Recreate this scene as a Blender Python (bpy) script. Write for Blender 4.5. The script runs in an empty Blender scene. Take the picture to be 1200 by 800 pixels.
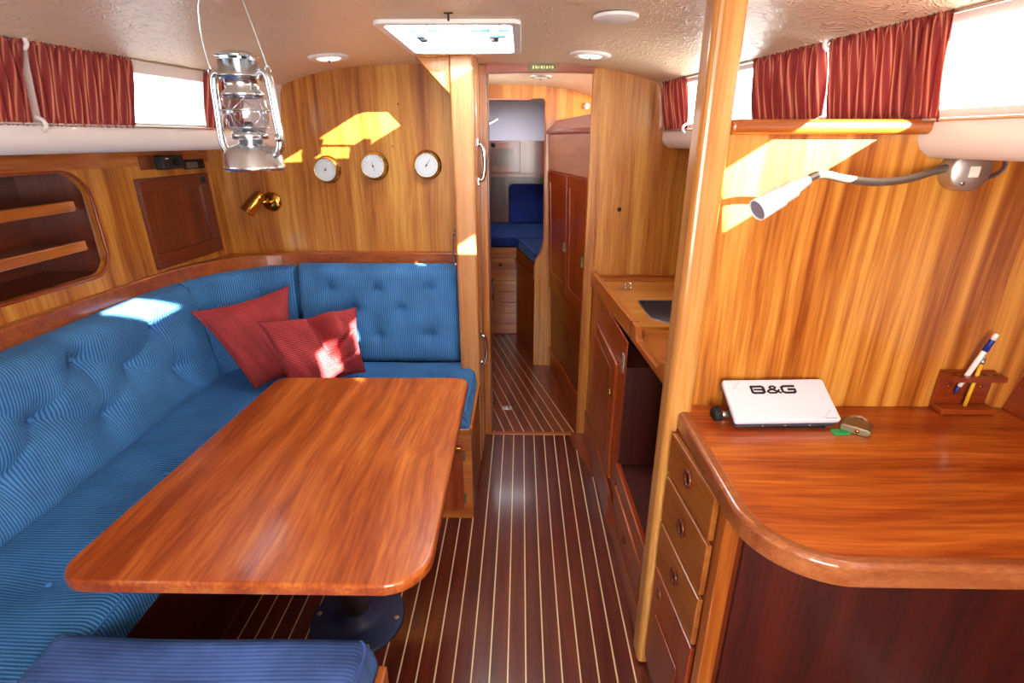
import bpy, bmesh, math, random
from mathutils import Vector, Matrix, Euler
R = math.radians
random.seed(7)
S = bpy.context.scene
COL = S.collection

# ------------------------------------------------------------------ camera
cd = bpy.data.cameras.new('camera'); cam = bpy.data.objects.new('camera', cd); COL.objects.link(cam)
cam.location = (0, 0, 1.55)
cam.rotation_euler = (R(90 - 21.05), 0, R(0.95))
cd.sensor_width = 36; cd.lens = 36 * 615 / 1200; cd.clip_start = 0.02
S.camera = cam
# ------------------------------------------------------------------ sky, sun, daylight, added passage fill
w = bpy.data.worlds.new('sky'); S.world = w; w.use_nodes = True
bg = w.node_tree.nodes['Background']
bg.inputs[0].default_value = (0.86, 0.93, 1.0, 1); bg.inputs[1].default_value = 7.0
sd = bpy.data.lights.new('sun', 'SUN'); sun = bpy.data.objects.new('sun', sd); COL.objects.link(sun)
sd.energy = 80; sd.angle = R(0.53); sd.color = (1, 0.93, 0.82)
sun.rotation_euler = Vector((-0.91, 1.0, -0.5)).to_track_quat('-Z', 'Y').to_euler()
def area(name, loc, direction, sx, sy, power, color=(1, 1, 1), portal=False):
    d = bpy.data.lights.new(name, 'AREA'); o = bpy.data.objects.new(name, d); COL.objects.link(o)
    d.shape = 'RECTANGLE'; d.size = sx; d.size_y = sy; d.energy = power; d.color = color
    o.location = loc; o.rotation_euler = Vector(direction).to_track_quat('-Z', 'Y').to_euler()
    if portal: d.cycles.is_portal = True
    return o
area('companionway_daylight', (0.1, -0.62, 1.35), (-0.15, 1, -0.05), 0.7, 0.8, 26, (1.0, 0.95, 0.88))
area('hatch_daylight', (-0.2, 1.95, 1.93), (0, 0, -1), 0.36, 0.5, 9, (0.95, 0.97, 1))
area('fore_hatch_daylight', (-0.1, 4.5, 1.9), (0, 0, -1), 0.4, 0.4, 2.2, (0.95, 0.95, 1))
area('head_daylight', (0.80, 3.1, 1.73), (-1, -0.1, 0.12), 0.5, 0.08, 14, (1, 0.9, 0.72))
area('passage_fill', (-0.312, 3.1, 1.5), (1, 0, -0.1), 0.5, 0.4, 5, (1, 0.95, 0.88))  # fill lamp added to brighten the passage lockers, no source seen there
S.view_settings.view_transform = 'Standard'; S.view_settings.look = 'None'
S.view_settings.gamma = 1; S.view_settings.use_curve_mapping = False
S.view_settings.exposure = 0.08
S.cycles.max_bounces = 8; S.cycles.diffuse_bounces = 5; S.cycles.glossy_bounces = 4
S.cycles.transparent_max_bounces = 12
S.cycles.caustics_reflective = False; S.cycles.caustics_refractive = False
S.cycles.sample_clamp_indirect = 6

# ------------------------------------------------------------------ materials
def lin(h):
    h = h.lstrip('#'); c = [int(h[i:i + 2], 16) / 255 for i in (0, 2, 4)]
    return tuple((x / 12.92 if x <= 0.04045 else ((x + 0.055) / 1.055) ** 2.4) for x in c) + (1,)
def newmat(name):
    m = bpy.data.materials.new(name); m.use_nodes = True
    nt = m.node_tree; return m, nt, nt.nodes, nt.links, nt.nodes['Principled BSDF']
def plain(name, col, rough=0.5, metal=0.0, coat=0.0, bump=0, bscale=200, emis=0, trans=0):
    m, nt, N, L, b = newmat(name)
    b.inputs['Base Color'].default_value = lin(col); b.inputs['Roughness'].default_value = rough
    b.inputs['Metallic'].default_value = metal; b.inputs['Coat Weight'].default_value = coat
    tc = N.new('ShaderNodeTexCoord'); nz = N.new('ShaderNodeTexNoise')
    nz.inputs['Scale'].default_value = bscale if bump else 30; nz.inputs['Detail'].default_value = 3
    L.new(tc.outputs['Object'], nz.inputs['Vector'])
    if bump:
        bp = N.new('ShaderNodeBump'); bp.inputs['Strength'].default_value = bump; bp.inputs['Distance'].default_value = 0.002
        L.new(nz.outputs['Fac'], bp.inputs['Height']); L.new(bp.outputs[0], b.inputs['Normal'])
    else:
        mr = N.new('ShaderNodeMapRange'); mr.inputs['To Min'].default_value = max(0, rough - 0.05); mr.inputs['To Max'].default_value = rough + 0.06
        L.new(nz.outputs['Fac'], mr.inputs['Value']); L.new(mr.outputs[0], b.inputs['Roughness'])
    if emis:
        b.inputs['Emission Color'].default_value = lin(col); b.inputs['Emission Strength'].default_value = emis
    if trans: b.inputs['Transmission Weight'].default_value = trans
    return m
def wood(name, cols, axis='z', scale=16, rough=0.3, coat=0.35, contrast=1.0, stretch=0.035, fine=0.35, plankvar=0.0, wander=0.12):
    """varnished veneer, grain along one axis; cols = dark, mid, light"""
    m, nt, N, L, b = newmat(name)
    tc = N.new('ShaderNodeTexCoord'); mp = N.new('ShaderNodeMapping')
    s = [1.0, 1.0, 1.0]; s['xyz'.index(axis)] = stretch
    mp.inputs['Scale'].default_value = s
    oi = N.new('ShaderNodeObjectInfo')
    add = N.new('ShaderNodeVectorMath'); add.operation = 'ADD'
    mul = N.new('ShaderNodeMath'); mul.operation = 'MULTIPLY'; mul.inputs[1].default_value = 7.3
    L.new(oi.outputs['Random'], mul.inputs[0])
    L.new(tc.outputs['Object'], add.inputs[0]); L.new(mul.outputs[0], add.inputs[1])
    # wandering of the grain
    wn = N.new('ShaderNodeTexNoise'); wn.inputs['Scale'].default_value = 2.2; wn.inputs['Detail'].default_value = 1
    L.new(add.outputs[0], wn.inputs['Vector'])
    wm = N.new('ShaderNodeVectorMath'); wm.operation = 'SCALE'; wm.inputs['Scale'].default_value = wander * 0.25
    L.new(wn.outputs['Color'], wm.inputs[0])
    ad2 = N.new('ShaderNodeVectorMath'); ad2.operation = 'ADD'
    L.new(add.outputs[0], ad2.inputs[0]); L.new(wm.outputs[0], ad2.inputs[1])
    L.new(ad2.outputs[0], mp.inputs['Vector'])
    n1 = N.new('ShaderNodeTexNoise'); n1.inputs['Scale'].default_value = scale; n1.inputs['Detail'].default_value = 3; n1.inputs['Roughness'].default_value = 0.62
    n2 = N.new('ShaderNodeTexNoise'); n2.inputs['Scale'].default_value = scale * 9; n2.inputs['Detail'].default_value = 2
    L.new(mp.outputs[0], n1.inputs['Vector']); L.new(mp.outputs[0], n2.inputs['Vector'])
    mx = N.new('ShaderNodeMix'); mx.data_type = 'FLOAT'; mx.inputs[0].default_value = fine
    L.new(n1.outputs['Fac'], mx.inputs[2]); L.new(n2.outputs['Fac'], mx.inputs[3])
    rp = N.new('ShaderNodeValToRGB'); e = rp.color_ramp.elements
    h = 0.17 / contrast
    e[0].position = 0.5 - h; e[0].color = lin(cols[0]); e[1].position = 0.5 + h; e[1].color = lin(cols[2])
    k = e.new(0.5); k.color = lin(cols[1])
    L.new(mx.outputs[0], rp.inputs[0])
    out = rp.outputs[0]
    if plankvar:
        hs = N.new('ShaderNodeHueSaturation'); mr = N.new('ShaderNodeMapRange')
        mr.inputs['To Min'].default_value = 1 - plankvar; mr.inputs['To Max'].default_value = 1 + plankvar
        L.new(oi.outputs['Random'], mr.inputs['Value']); L.new(mr.outputs[0], hs.inputs['Value']); L.new(out, hs.inputs['Color']); out = hs.outputs[0]
    L.new(out, b.inputs['Base Color'])
    b.inputs['Roughness'].default_value = rough; b.inputs['Coat Weight'].default_value = coat; b.inputs['Coat Roughness'].default_value = 0.12
    bp = N.new('ShaderNodeBump'); bp.inputs['Strength'].default_value = 0.08; bp.inputs['Distance'].default_value = 0.002
    L.new(n2.outputs['Fac'], bp.inputs['Height']); L.new(bp.outputs[0], b.inputs['Normal'])
    return m
HONEY = ('#8c4812', '#b8732a', '#d29845')
NAV = ('#8f4410', '#bb7026', '#d99640')
MAHOG = ('#6e2208', '#8a3410', '#a34a18')
W = {}
for ax in 'xyz':
    W['honey' + ax] = wood('honey_teak_' + ax, HONEY, ax, 15, contrast=1.2, rough=0.38, coat=0.25, fine=0.25)
    W['mahog' + ax] = wood('mahogany_' + ax, MAHOG, ax, 16, contrast=1.0)
    W['mid' + ax] = wood('brown_mahogany_' + ax, ('#8a3f12', '#a85a20', '#c07a35'), ax, 16)
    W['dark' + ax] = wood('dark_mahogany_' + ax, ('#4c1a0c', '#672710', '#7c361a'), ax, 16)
W['nav'] = wood('striped_sapele', NAV, 'z', 24, contrast=1.5, rough=0.33, coat=0.3, stretch=0.03, fine=0.14, wander=0.12)
W['deepz'] = wood('shadowed_mahogany', ('#2e0903', '#450f05', '#571808'), 'z', 16, coat=0.0, rough=0.55)  # mahogany with shade of recesses and undersides put into its colour
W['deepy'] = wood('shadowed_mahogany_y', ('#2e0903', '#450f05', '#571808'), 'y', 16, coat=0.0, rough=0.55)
W['table'] = wood('table_mahogany', ('#83340f', '#a54d1b', '#c26c2a'), 'y', 14, contrast=1.35, rough=0.3, coat=0.35, stretch=0.05, wander=0.25, fine=0.35)
W['desk'] = wood('desk_mahogany', ('#8a3410', '#b0561c', '#cf7a2c'), 'x', 14, contrast=1.3, rough=0.3, coat=0.35, stretch=0.05, wander=0.16, fine=0.35)
W['post'] = wood('pale_post_teak', ('#a8683a', '#bd7f4b', '#cb925c'), 'z', 20, rough=0.35, coat=0.35)
W['postnav'] = wood('nav_post_teak', ('#a8662c', '#c4843f', '#d69c54'), 'z', 20, rough=0.35, coat=0.4)
W['plank'] = wood('floor_teak', ('#3d120a', '#571e12', '#6b2a18'), 'y', 22, rough=0.28, coat=0.35, plankvar=0.10)
W['plankf'] = wood('fore_floor_teak', ('#5a2010', '#76311a', '#8c4122'), 'y', 22, rough=0.28, coat=0.35, plankvar=0.10)
W['holly'] = plain('holly_inlay', '#e0c79a', 0.35, coat=0.2)
W['black'] = plain('black_plastic', '#15161a', 0.4)
W['socket'] = plain('dark_void_paint', '#170a05', 0.7)
W['chrome'] = plain('chrome', '#d8dade', 0.12, 1.0)
W['satin'] = plain('satin_nickel', '#d2c9bc', 0.42, 0.9)
W['steelgal'] = plain('galvanised_steel', '#d3d8dc', 0.25, 1.0)
W['brass'] = plain('polished_brass', '#c9913a', 0.17, 1.0)
W['brasspale'] = plain('pale_brass', '#c2aa72', 0.25, 1.0)
W['oldbrass'] = plain('tarnished_brass', '#70704a', 0.45, 0.7)
W['white'] = plain('white_gelcoat', '#e9e4de', 0.35, coat=0.2)
W['whiteplastic'] = plain('white_plastic', '#f2f0ec', 0.4)
W['whitecover'] = plain('white_screen_cover', '#e8e6f2', 0.42)
W['dial'] = plain('white_dial', '#f2f5f5', 0.5)
W['bluegray'] = plain('blue_grey_paint', '#2d3a63', 0.42, coat=0.1)
W['column'] = plain('grey_column_paint', '#94868a', 0.35, 0.5)
W['sink'] = plain('dark_steel_sink', '#70727c', 0.3, 0.9)
W['rubber'] = plain('black_rubber', '#0f0f12', 0.7)
W['greytrim'] = plain('dark_grey_plastic', '#4a4c58', 0.5)
W['green'] = plain('green_tag_plastic', '#1fa35c', 0.4)
W['padlock'] = plain('weathered_padlock_brass', '#8f8268', 0.45, 0.75, bump=0.3, bscale=300)
W['yellow'] = plain('yellow_paint', '#f0b52a', 0.4)
W['pinkish'] = plain('pencil_ferrule', '#c9a5a0', 0.35, 0.6)
W['penblue'] = plain('navy_plastic', '#1b2c86', 0.35)
W['lens'] = plain('light_lens', '#fff6e8', 0.4, emis=1.2)
W['ink'] = plain('black_ink', '#141416', 0.6)
W['reflect'] = plain('lamp_reflector', '#a9a9bb', 0.3, 0.6)
W['label'] = plain('paper_label', '#ece6d0', 0.6)
W['liner'] = plain('mauve_white_liner', '#ddd2de', 0.6, bump=0.2, bscale=120)
W['cap'] = plain('mauve_laminate', '#a8868a', 0.4)
W['hatchblue'] = plain('pale_blue_aluminium', '#5f8fa6', 0.5, 0.0)

def vinyl():
    m, nt, N, L, b = newmat('crinkled_vinyl_headliner')
    tc = N.new('ShaderNodeTexCoord')
    n0 = N.new('ShaderNodeTexNoise'); n0.inputs['Scale'].default_value = 9; n0.inputs['Detail'].default_value = 2
    L.new(tc.outputs['Object'], n0.inputs['Vector'])
    sc = N.new('ShaderNodeVectorMath'); sc.operation = 'SCALE'; sc.inputs['Scale'].default_value = 0.12
    L.new(n0.outputs['Color'], sc.inputs[0])
    ad = N.new('ShaderNodeVectorMath'); ad.operation = 'ADD'; L.new(tc.outputs['Object'], ad.inputs[0]); L.new(sc.outputs[0], ad.inputs[1])
    n = N.new('ShaderNodeTexNoise'); n.inputs['Scale'].default_value = 55; n.inputs['Detail'].default_value = 3; n.inputs['Distortion'].default_value = 1.2
    try: n.noise_type = 'RIDGED_MULTIFRACTAL'
    except Exception: pass
    L.new(ad.outputs[0], n.inputs['Vector'])
    bp = N.new('ShaderNodeBump'); bp.inputs['Strength'].default_value = 1.0; bp.inputs['Distance'].default_value = 0.006
    L.new(n.outputs['Fac'], bp.inputs['Height']); L.new(bp.outputs[0], b.inputs['Normal'])
    b.inputs['Base Color'].default_value = lin('#e8d0b2'); b.inputs['Roughness'].default_value = 0.4
    return m
W['vinyl'] = vinyl()

def corduroy(name, dark, light, period=0.012, uvdir='U', rough=0.75, depth=0.0016, tinge=0.35):
    m, nt, N, L, b = newmat(name)
    uv = N.new('ShaderNodeUVMap'); uv.uv_map = 'UVMap'
    nz = N.new('ShaderNodeTexNoise'); nz.inputs['Scale'].default_value = 7; nz.inputs['Detail'].default_value = 4
    L.new(uv.outputs[0], nz.inputs['Vector'])
    wv = N.new('ShaderNodeTexWave'); wv.wave_type = 'BANDS'; wv.bands_direction = 'X' if uvdir == 'U' else 'Y'
    wv.inputs['Scale'].default_value = 2 * math.pi / period / 20.0
    wv.inputs['Distortion'].default_value = 0.15; wv.inputs['Detail'].default_value = 1; wv.inputs['Detail Scale'].default_value = 0.3
    L.new(uv.outputs[0], wv.inputs['Vector'])
    rp = N.new('ShaderNodeValToRGB'); e = rp.color_ramp.elements
    e[0].position = 0.12; e[0].color = lin(dark); e[1].position = 0.75; e[1].color = lin(light)
    L.new(wv.outputs['Fac'], rp.inputs[0])
    mx = N.new('ShaderNodeMix'); mx.data_type = 'RGBA'; mx.blend_type = 'OVERLAY'; mx.inputs[0].default_value = tinge
    L.new(rp.outputs[0], mx.inputs[6])
    r2 = N.new('ShaderNodeValToRGB'); r2.color_ramp.elements[0].position = 0.35; r2.color_ramp.elements[1].position = 0.65
    r2.color_ramp.elements[0].color = (0.25, 0.25, 0.25, 1); r2.color_ramp.elements[1].color = (0.75, 0.75, 0.75, 1)
    L.new(nz.outputs['Fac'], r2.inputs[0]); L.new(r2.outputs[0], mx.inputs[7])
    L.new(mx.outputs[2], b.inputs['Base Color'])
    bp = N.new('ShaderNodeBump'); bp.inputs['Strength'].default_value = 0.8; bp.inputs['Distance'].default_value = depth
    L.new(wv.outputs['Fac'], bp.inputs['Height']); L.new(bp.outputs[0], b.inputs['Normal'])
    b.inputs['Roughness'].default_value = rough
    b.inputs['Sheen Weight'].default_value = 0.35; b.inputs['Sheen Roughness'].default_value = 0.35
    b.inputs['Sheen Tint'].default_value = lin('#7fb4f0')
    b.inputs['Specular IOR Level'].default_value = 0.25
    return m
W['cord'] = corduroy('blue_corduroy', '#28598f', '#4d86ba', 0.0092)
W['cordseat'] = corduroy('blue_corduroy_seat', '#22507f', '#4079ae', 0.0092, 'V')
W['cordnavy'] = corduroy('worn_navy_corduroy', '#3c5791', '#47619c', 0.009, 'V', tinge=0.8, depth=0.0006)
W['navy'] = corduroy('navy_corduroy', '#0d1c52', '#22358a', 0.012)
W['pillow'] = corduroy('red_striped_cotton', '#6b1f26', '#b5403f', 0.0085, 'U', depth=0.0004)
for k in ('pillow',):
    W[k].node_tree.nodes['Principled BSDF'].inputs['Sheen Tint'].default_value = lin('#e08a80')
    W[k].node_tree.nodes['Principled BSDF'].inputs['Sheen Weight'].default_value = 0.2
W['pillow2'] = corduroy('red_striped_cotton_crosswise', '#6b1f26', '#b5403f', 0.0085, 'V', depth=0.0004)
W['pillow2'].node_tree.nodes['Principled BSDF'].inputs['Sheen Weight'].default_value = 0.2
W['pillow2'].node_tree.nodes['Principled BSDF'].inputs['Sheen Tint'].default_value = lin('#e08a80')

def curtain_mat():
    m, nt, N, L, b = newmat('red_striped_curtain')
    uv = N.new('ShaderNodeUVMap'); uv.uv_map = 'UVMap'
    wv = N.new('ShaderNodeTexWave'); wv.bands_direction = 'X'; wv.inputs['Scale'].default_value = 2 * math.pi / 0.0125 / 20; wv.inputs['Distortion'].default_value = 0.1
    L.new(uv.outputs[0], wv.inputs['Vector'])
    rp = N.new('ShaderNodeValToRGB'); e = rp.color_ramp.elements
    e[0].position = 0.0; e[0].color = lin('#741f1c'); e[1].position = 1.0; e[1].color = lin('#bb7456')
    k = e.new(0.8); k.color = lin('#8a2924')
    L.new(wv.outputs['Fac'], rp.inputs[0]); L.new(rp.outputs[0], b.inputs['Base Color'])
    b.inputs['Roughness'].default_value = 0.8
    tr = N.new('ShaderNodeBsdfTranslucent'); L.new(rp.outputs[0], tr.inputs['Color'])
    mx = N.new('ShaderNodeMixShader'); mx.inputs[0].default_value = 0.10
    L.new(b.outputs[0], mx.inputs[1]); L.new(tr.outputs[0], mx.inputs[2]); L.new(mx.outputs[0], N['Material Output'].inputs[0])
    return m
W['curtain'] = curtain_mat()
def glass_clear(name, tint='#ffffff', gloss=0.08):
    m, nt, N, L, b = newmat(name)
    t = N.new('ShaderNodeBsdfTransparent'); t.inputs[0].default_value = lin(tint)
    g = N.new('ShaderNodeBsdfGlossy'); g.inputs['Roughness'].default_value = 0.04
    lw = N.new('ShaderNodeLayerWeight'); lw.inputs[0].default_value = 0.25
    ma = N.new('ShaderNodeMath'); ma.operation = 'MULTIPLY_ADD'; ma.inputs[1].default_value = 0.6; ma.inputs[2].default_value = gloss
    L.new(lw.outputs['Facing'], ma.inputs[0])
    mx = N.new('ShaderNodeMixShader'); L.new(ma.outputs[0], mx.inputs[0]); L.new(t.outputs[0], mx.inputs[1]); L.new(g.outputs[0], mx.inputs[2])
    L.new(mx.outputs[0], N['Material Output'].inputs[0]); return m
W['pane'] = glass_clear('window_glass', '#fbfdff', 0.03)
W['globe'] = glass_clear('lantern_globe_glass', '#f4f8ff', 0.12)
def hazy(name, fac=0.85):
    m, nt, N, L, b = newmat(name)
    t = N.new('ShaderNodeBsdfTransparent'); tr = N.new('ShaderNodeBsdfTranslucent'); tr.inputs[0].default_value = (0.62, 0.65, 0.68, 1)
    mx = N.new('ShaderNodeMixShader'); mx.inputs[0].default_value = fac
    L.new(t.outputs[0], mx.inputs[1]); L.new(tr.outputs[0], mx.inputs[2]); L.new(mx.outputs[0], N['Material Output'].inputs[0]); return m
W['hazy'] = hazy('hazy_acrylic', 1.0)  # haze added so panes spread the sun instead of casting patches
W['hazyhatch'] = hazy('crazed_hatch_acrylic', 0.25)

# ------------------------------------------------------------------ mesh helpers
class MB:
    def __init__(s): s.v = []; s.f = []; s.uv = []; s.sm = []
    def add(s, vs, fs, uvs=None, smooth=False, M=None):
        n = len(s.v)
        for p in vs:
            p = Vector(p); s.v.append(tuple(M @ p) if M else tuple(p))
        for i, f in enumerate(fs):
            s.f.append([n + k for k in f]); s.sm.append(smooth); s.uv.append(uvs[i] if uvs else None)
        return s
    def box(s, x0, x1, y0, y1, z0, z1, M=None):
        vs = [(x, y, z) for x in (x0, x1) for y in (y0, y1) for z in (z0, z1)]
        return s.add(vs, [(0, 1, 3, 2), (4, 6, 7, 5), (0, 4, 5, 1), (2, 3, 7, 6), (0, 2, 6, 4), (1, 5, 7, 3)], M=M)
    def prism(s, poly, vec, M=None):
        """poly: list of 3D points (planar), extruded by vec"""
        n = len(poly); vec = Vector(vec); a = [Vector(p) for p in poly]
        return s.add(a + [p + vec for p in a], [tuple(range(n))[::-1], tuple(range(n, 2 * n))] + [(i, (i + 1) % n, n + (i + 1) % n, n + i) for i in range(n)], M=M)
    def tube(s, pts, r, seg=10, M=None, close=True, rs=None):
        pts = [Vector(p) for p in pts]; n = len(pts); rings = []
        up = Vector((0, 0, 1))
        t0 = (pts[1] - pts[0]).normalized()
        if abs(t0.dot(up)) > 0.9: up = Vector((1, 0, 0))
        nrm = (up - t0 * up.dot(t0)).normalized()
        vs = []
        for i, p in enumerate(pts):
            t = ((pts[min(i + 1, n - 1)] - pts[max(i - 1, 0)])).normalized()
            nrm = (nrm - t * nrm.dot(t)).normalized(); bn = t.cross(nrm)
            rr = rs[i] if rs else r
            for k in range(seg):
                a = 2 * math.pi * k / seg; vs.append(p + (nrm * math.cos(a) + bn * math.sin(a)) * rr)
        fs = [(i * seg + k, i * seg + (k + 1) % seg, (i + 1) * seg + (k + 1) % seg, (i + 1) * seg + k) for i in range(n - 1) for k in range(seg)]
        s.add(vs, fs, smooth=True, M=M)
        if close: s.add(vs[:seg], [tuple(range(seg))[::-1]], M=M); s.add(vs[-seg:], [tuple(range(seg))], M=M)
        return s
    def lathe(s, prof, seg=24, M=None, smooth=True, c0=True, c1=True):
        vs = []; n = len(prof)
        for r, z in prof:
            for k in range(seg):
                a = 2 * math.pi * k / seg; vs.append((r * math.cos(a), r * math.sin(a), z))
        fs = [(i * seg + k, i * seg + (k + 1) % seg, (i + 1) * seg + (k + 1) % seg, (i + 1) * seg + k) for i in range(n - 1) for k in range(seg)]
        s.add(vs, fs, smooth=smooth, M=M)
        if c0 and prof[0][0] > 1e-4: s.add(vs[:seg], [tuple(range(seg))[::-1]], M=M)
        if c1 and prof[-1][0] > 1e-4: s.add(vs[-seg:], [tuple(range(seg))], M=M)
        return s
    def grid(s, fn, nu, nv, uvfn=None, smooth=True, skip=None, us=None, vs_=None):
        us = us or [i / nu for i in range(nu + 1)]; vv = vs_ or [j / nv for j in range(nv + 1)]
        nu = len(us) - 1; nv = len(vv) - 1
        pts = [fn(u, v) for v in vv for u in us]
        fs = []; uvs = []
        for j in range(nv):
            for i in range(nu):
                if skip and skip((us[i] + us[i + 1]) / 2, (vv[j] + vv[j + 1]) / 2): continue
                a = j * (nu + 1) + i; fs.append((a, a + 1, a + nu + 2, a + nu + 1))
                if uvfn: uvs.append([uvfn(us[i], vv[j]), uvfn(us[i + 1], vv[j]), uvfn(us[i + 1], vv[j + 1]), uvfn(us[i], vv[j + 1])])
        s.add(pts, fs, uvs if uvfn else None, smooth=smooth)
        return s
    def plate(s, outer, holes, fn, th):
        """planar plate with holes: 2D loops -> fn(a,b,t) gives a 3D point; t in 0..th"""
        bm = bmesh.new(); es = []
        for loop in [outer] + holes:
            vs = [bm.verts.new((p[0], p[1], 0)) for p in loop]
            for i in range(len(vs)): es.append(bm.edges.new((vs[i], vs[(i + 1) % len(vs)])))
        bmesh.ops.triangle_fill(bm, use_beauty=True, edges=es, normal=(0, 0, 1))
        bm.verts.index_update()
        pts = [(v.co.x, v.co.y) for v in bm.verts]; tris = [tuple(v.index for v in f.verts) for f in bm.faces]; bm.free()
        s.add([fn(a, b, 0) for a, b in pts], tris); s.add([fn(a, b, th) for a, b in pts], tris)
        for loop in [outer] + holes:
            n = len(loop)
            s.add([fn(a, b, 0) for a, b in loop] + [fn(a, b, th) for a, b in loop], [(i, (i + 1) % n, n + (i + 1) % n, n + i) for i in range(n)])
        return s
def wloc(o):
    v = Vector((0, 0, 0))
    while o: v += o.location; o = o.parent
    return v
def obj(name, mb, mat, parent=None, bevel=0, seg=2, local=False, fixn=True, label=None, kind=None):
    me = bpy.data.meshes.new(name)
    off = Vector((0, 0, 0)) if local or not parent else wloc(parent)
    me.from_pydata([tuple(Vector(v) - off) for v in mb.v], [], mb.f)
    if any(u for u in mb.uv):
        ul = me.uv_layers.new(name='UVMap'); k = 0
        for i, f in enumerate(mb.f):
            for j in range(len(f)):
                ul.data[k].uv = mb.uv[i][j] if mb.uv[i] else (0, 0); k += 1
    for p, sm in zip(me.polygons, mb.sm): p.use_smooth = sm
    if fixn:
        bm = bmesh.new(); bm.from_mesh(me); bmesh.ops.remove_doubles(bm, verts=bm.verts, dist=1e-6)
        bmesh.ops.recalc_face_normals(bm, faces=bm.faces); bm.to_mesh(me); bm.free()
    o = bpy.data.objects.new(name, me); COL.objects.link(o)
    if mat: me.materials.append(W[mat] if isinstance(mat, str) else mat)
    if parent: o.parent = parent
    if bevel:
        b = o.modifiers.new('bevel', 'BEVEL'); b.width = bevel; b.segments = seg; b.limit_method = 'ANGLE'; b.angle_limit = R(40)
    if label: o['label'] = label
    if kind: o['kind'] = kind
    return o
def struct(name, mb, mat, parent=None, **k):
    o = obj(name, mb, mat, parent, **k)
    if not parent: o['kind'] = 'structure'
    return o
def tag(o, label, cat, group=None):
    o['label'] = label; o['category'] = cat
    if group: o['group'] = group
    return o
def thing(name, label, cat, loc=(0, 0, 0), rot=(0, 0, 0), group=None):
    o = bpy.data.objects.new(name, None); COL.objects.link(o); o.empty_display_size = 0.05
    o.location = loc; o.rotation_euler = rot
    return tag(o, label, cat, group)
def dup(root, loc=None, rot=None, label=None):
    def cp(o, par):
        c = o.copy(); COL.objects.link(c); c.parent = par
        for ch in [x for x in allobs if x.parent == o]: cp(ch, c)
        return c
    allobs = list(COL.objects)
    r = cp(root, None)
    if loc is not None: r.location = loc
    if rot is not None: r.rotation_euler = rot
    if label: r['label'] = label
    return r
def rounded(x0, x1, y0, y1, r, n=6):
    """rounded rectangle; r: one radius or 4 (x1y1, x0y1, x0y0, x1y0)"""
    rs = r if isinstance(r, (list, tuple)) else [r] * 4
    out = []
    for (cx, cy, a0), q in zip([(x1, y1, 0), (x0, y1, 90), (x0, y0, 180), (x1, y0, 270)], rs):
        sx = -1 if cx == x1 else 1; sy = -1 if cy == y1 else 1
        if q <= 0: out.append((cx, cy)); continue
        for i in range(n + 1):
            a = R(a0 + 90 * i / n); out.append((cx + sx * q + q * math.cos(a), cy + sy * q + q * math.sin(a)))
    return out
def sstep(a, b, x):
    t = max(0, min(1, (x - a) / (b - a))); return t * t * (3 - 2 * t)

# ------------------------------------------------------------------ hull shape
XC = -0.23
def hw(y):
    return 0.85 + (2.6 - y) * 0.155 if y < 2.6 else max(0.25, 0.85 - (y - 2.6) * 0.16)
def zc(x, y): return 1.862 - 0.084 * min(1, abs(x - XC) / hw(y)) ** 4
# ceiling -------------------------------------------------------------
HX0, HX1, HY0, HY1 = -0.41, -0.015, 1.69, 2.24
AX0, AX1, AY0, AY1 = 0.13, 0.33, -0.03, 0.15     # unseen roof hole, sized to throw the sun patch on the settee
FX0, FX1, FY0, FY1 = -0.33, 0.10, 4.28, 4.62     # fore hatch
ys = sorted(set([-0.75 + i * 0.12 for i in range(50)] + [HY0, HY1, AY0, AY1, FY0, FY1, 2.6, 3.55])); ys = [y for y in ys if y <= 5.2]
def cx_(u, y):
    return u
mb = MB()
for j in range(len(ys) - 1):
    y0, y1 = ys[j], ys[j + 1]; ym = (y0 + y1) / 2
    xs = sorted(set([i / 12 - 1 for i in range(25)]))
    def rowpts(y):
        base = [XC + t * (hw(y) if ym < 2.6 else 1.25) for t in xs]
        ext = [HX0, HX1, AX0, AX1, FX0, FX1]
        return sorted(base + ext)
    a, b = rowpts(y0), rowpts(y1)
    n = len(a)
    for i in range(n - 1):
        xm = (a[i] + a[i + 1] + b[i] + b[i + 1]) / 4
        if HX0 < xm < HX1 and HY0 < ym < HY1: continue
        if AX0 < xm < AX1 and AY0 < ym < AY1: continue
        if FX0 < xm < FX1 and FY0 < ym < FY1: continue
        mb.add([(a[i], y0, zc(a[i], y0)), (a[i + 1], y0, zc(a[i + 1], y0)), (b[i + 1], y1, zc(b[i + 1], y1)), (b[i], y1, zc(b[i], y1))], [(0, 1, 2, 3)], smooth=True)
ceil = struct('ceiling', mb, 'vinyl')
ceil['label'] = 'cream crinkled vinyl headliner'

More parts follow.
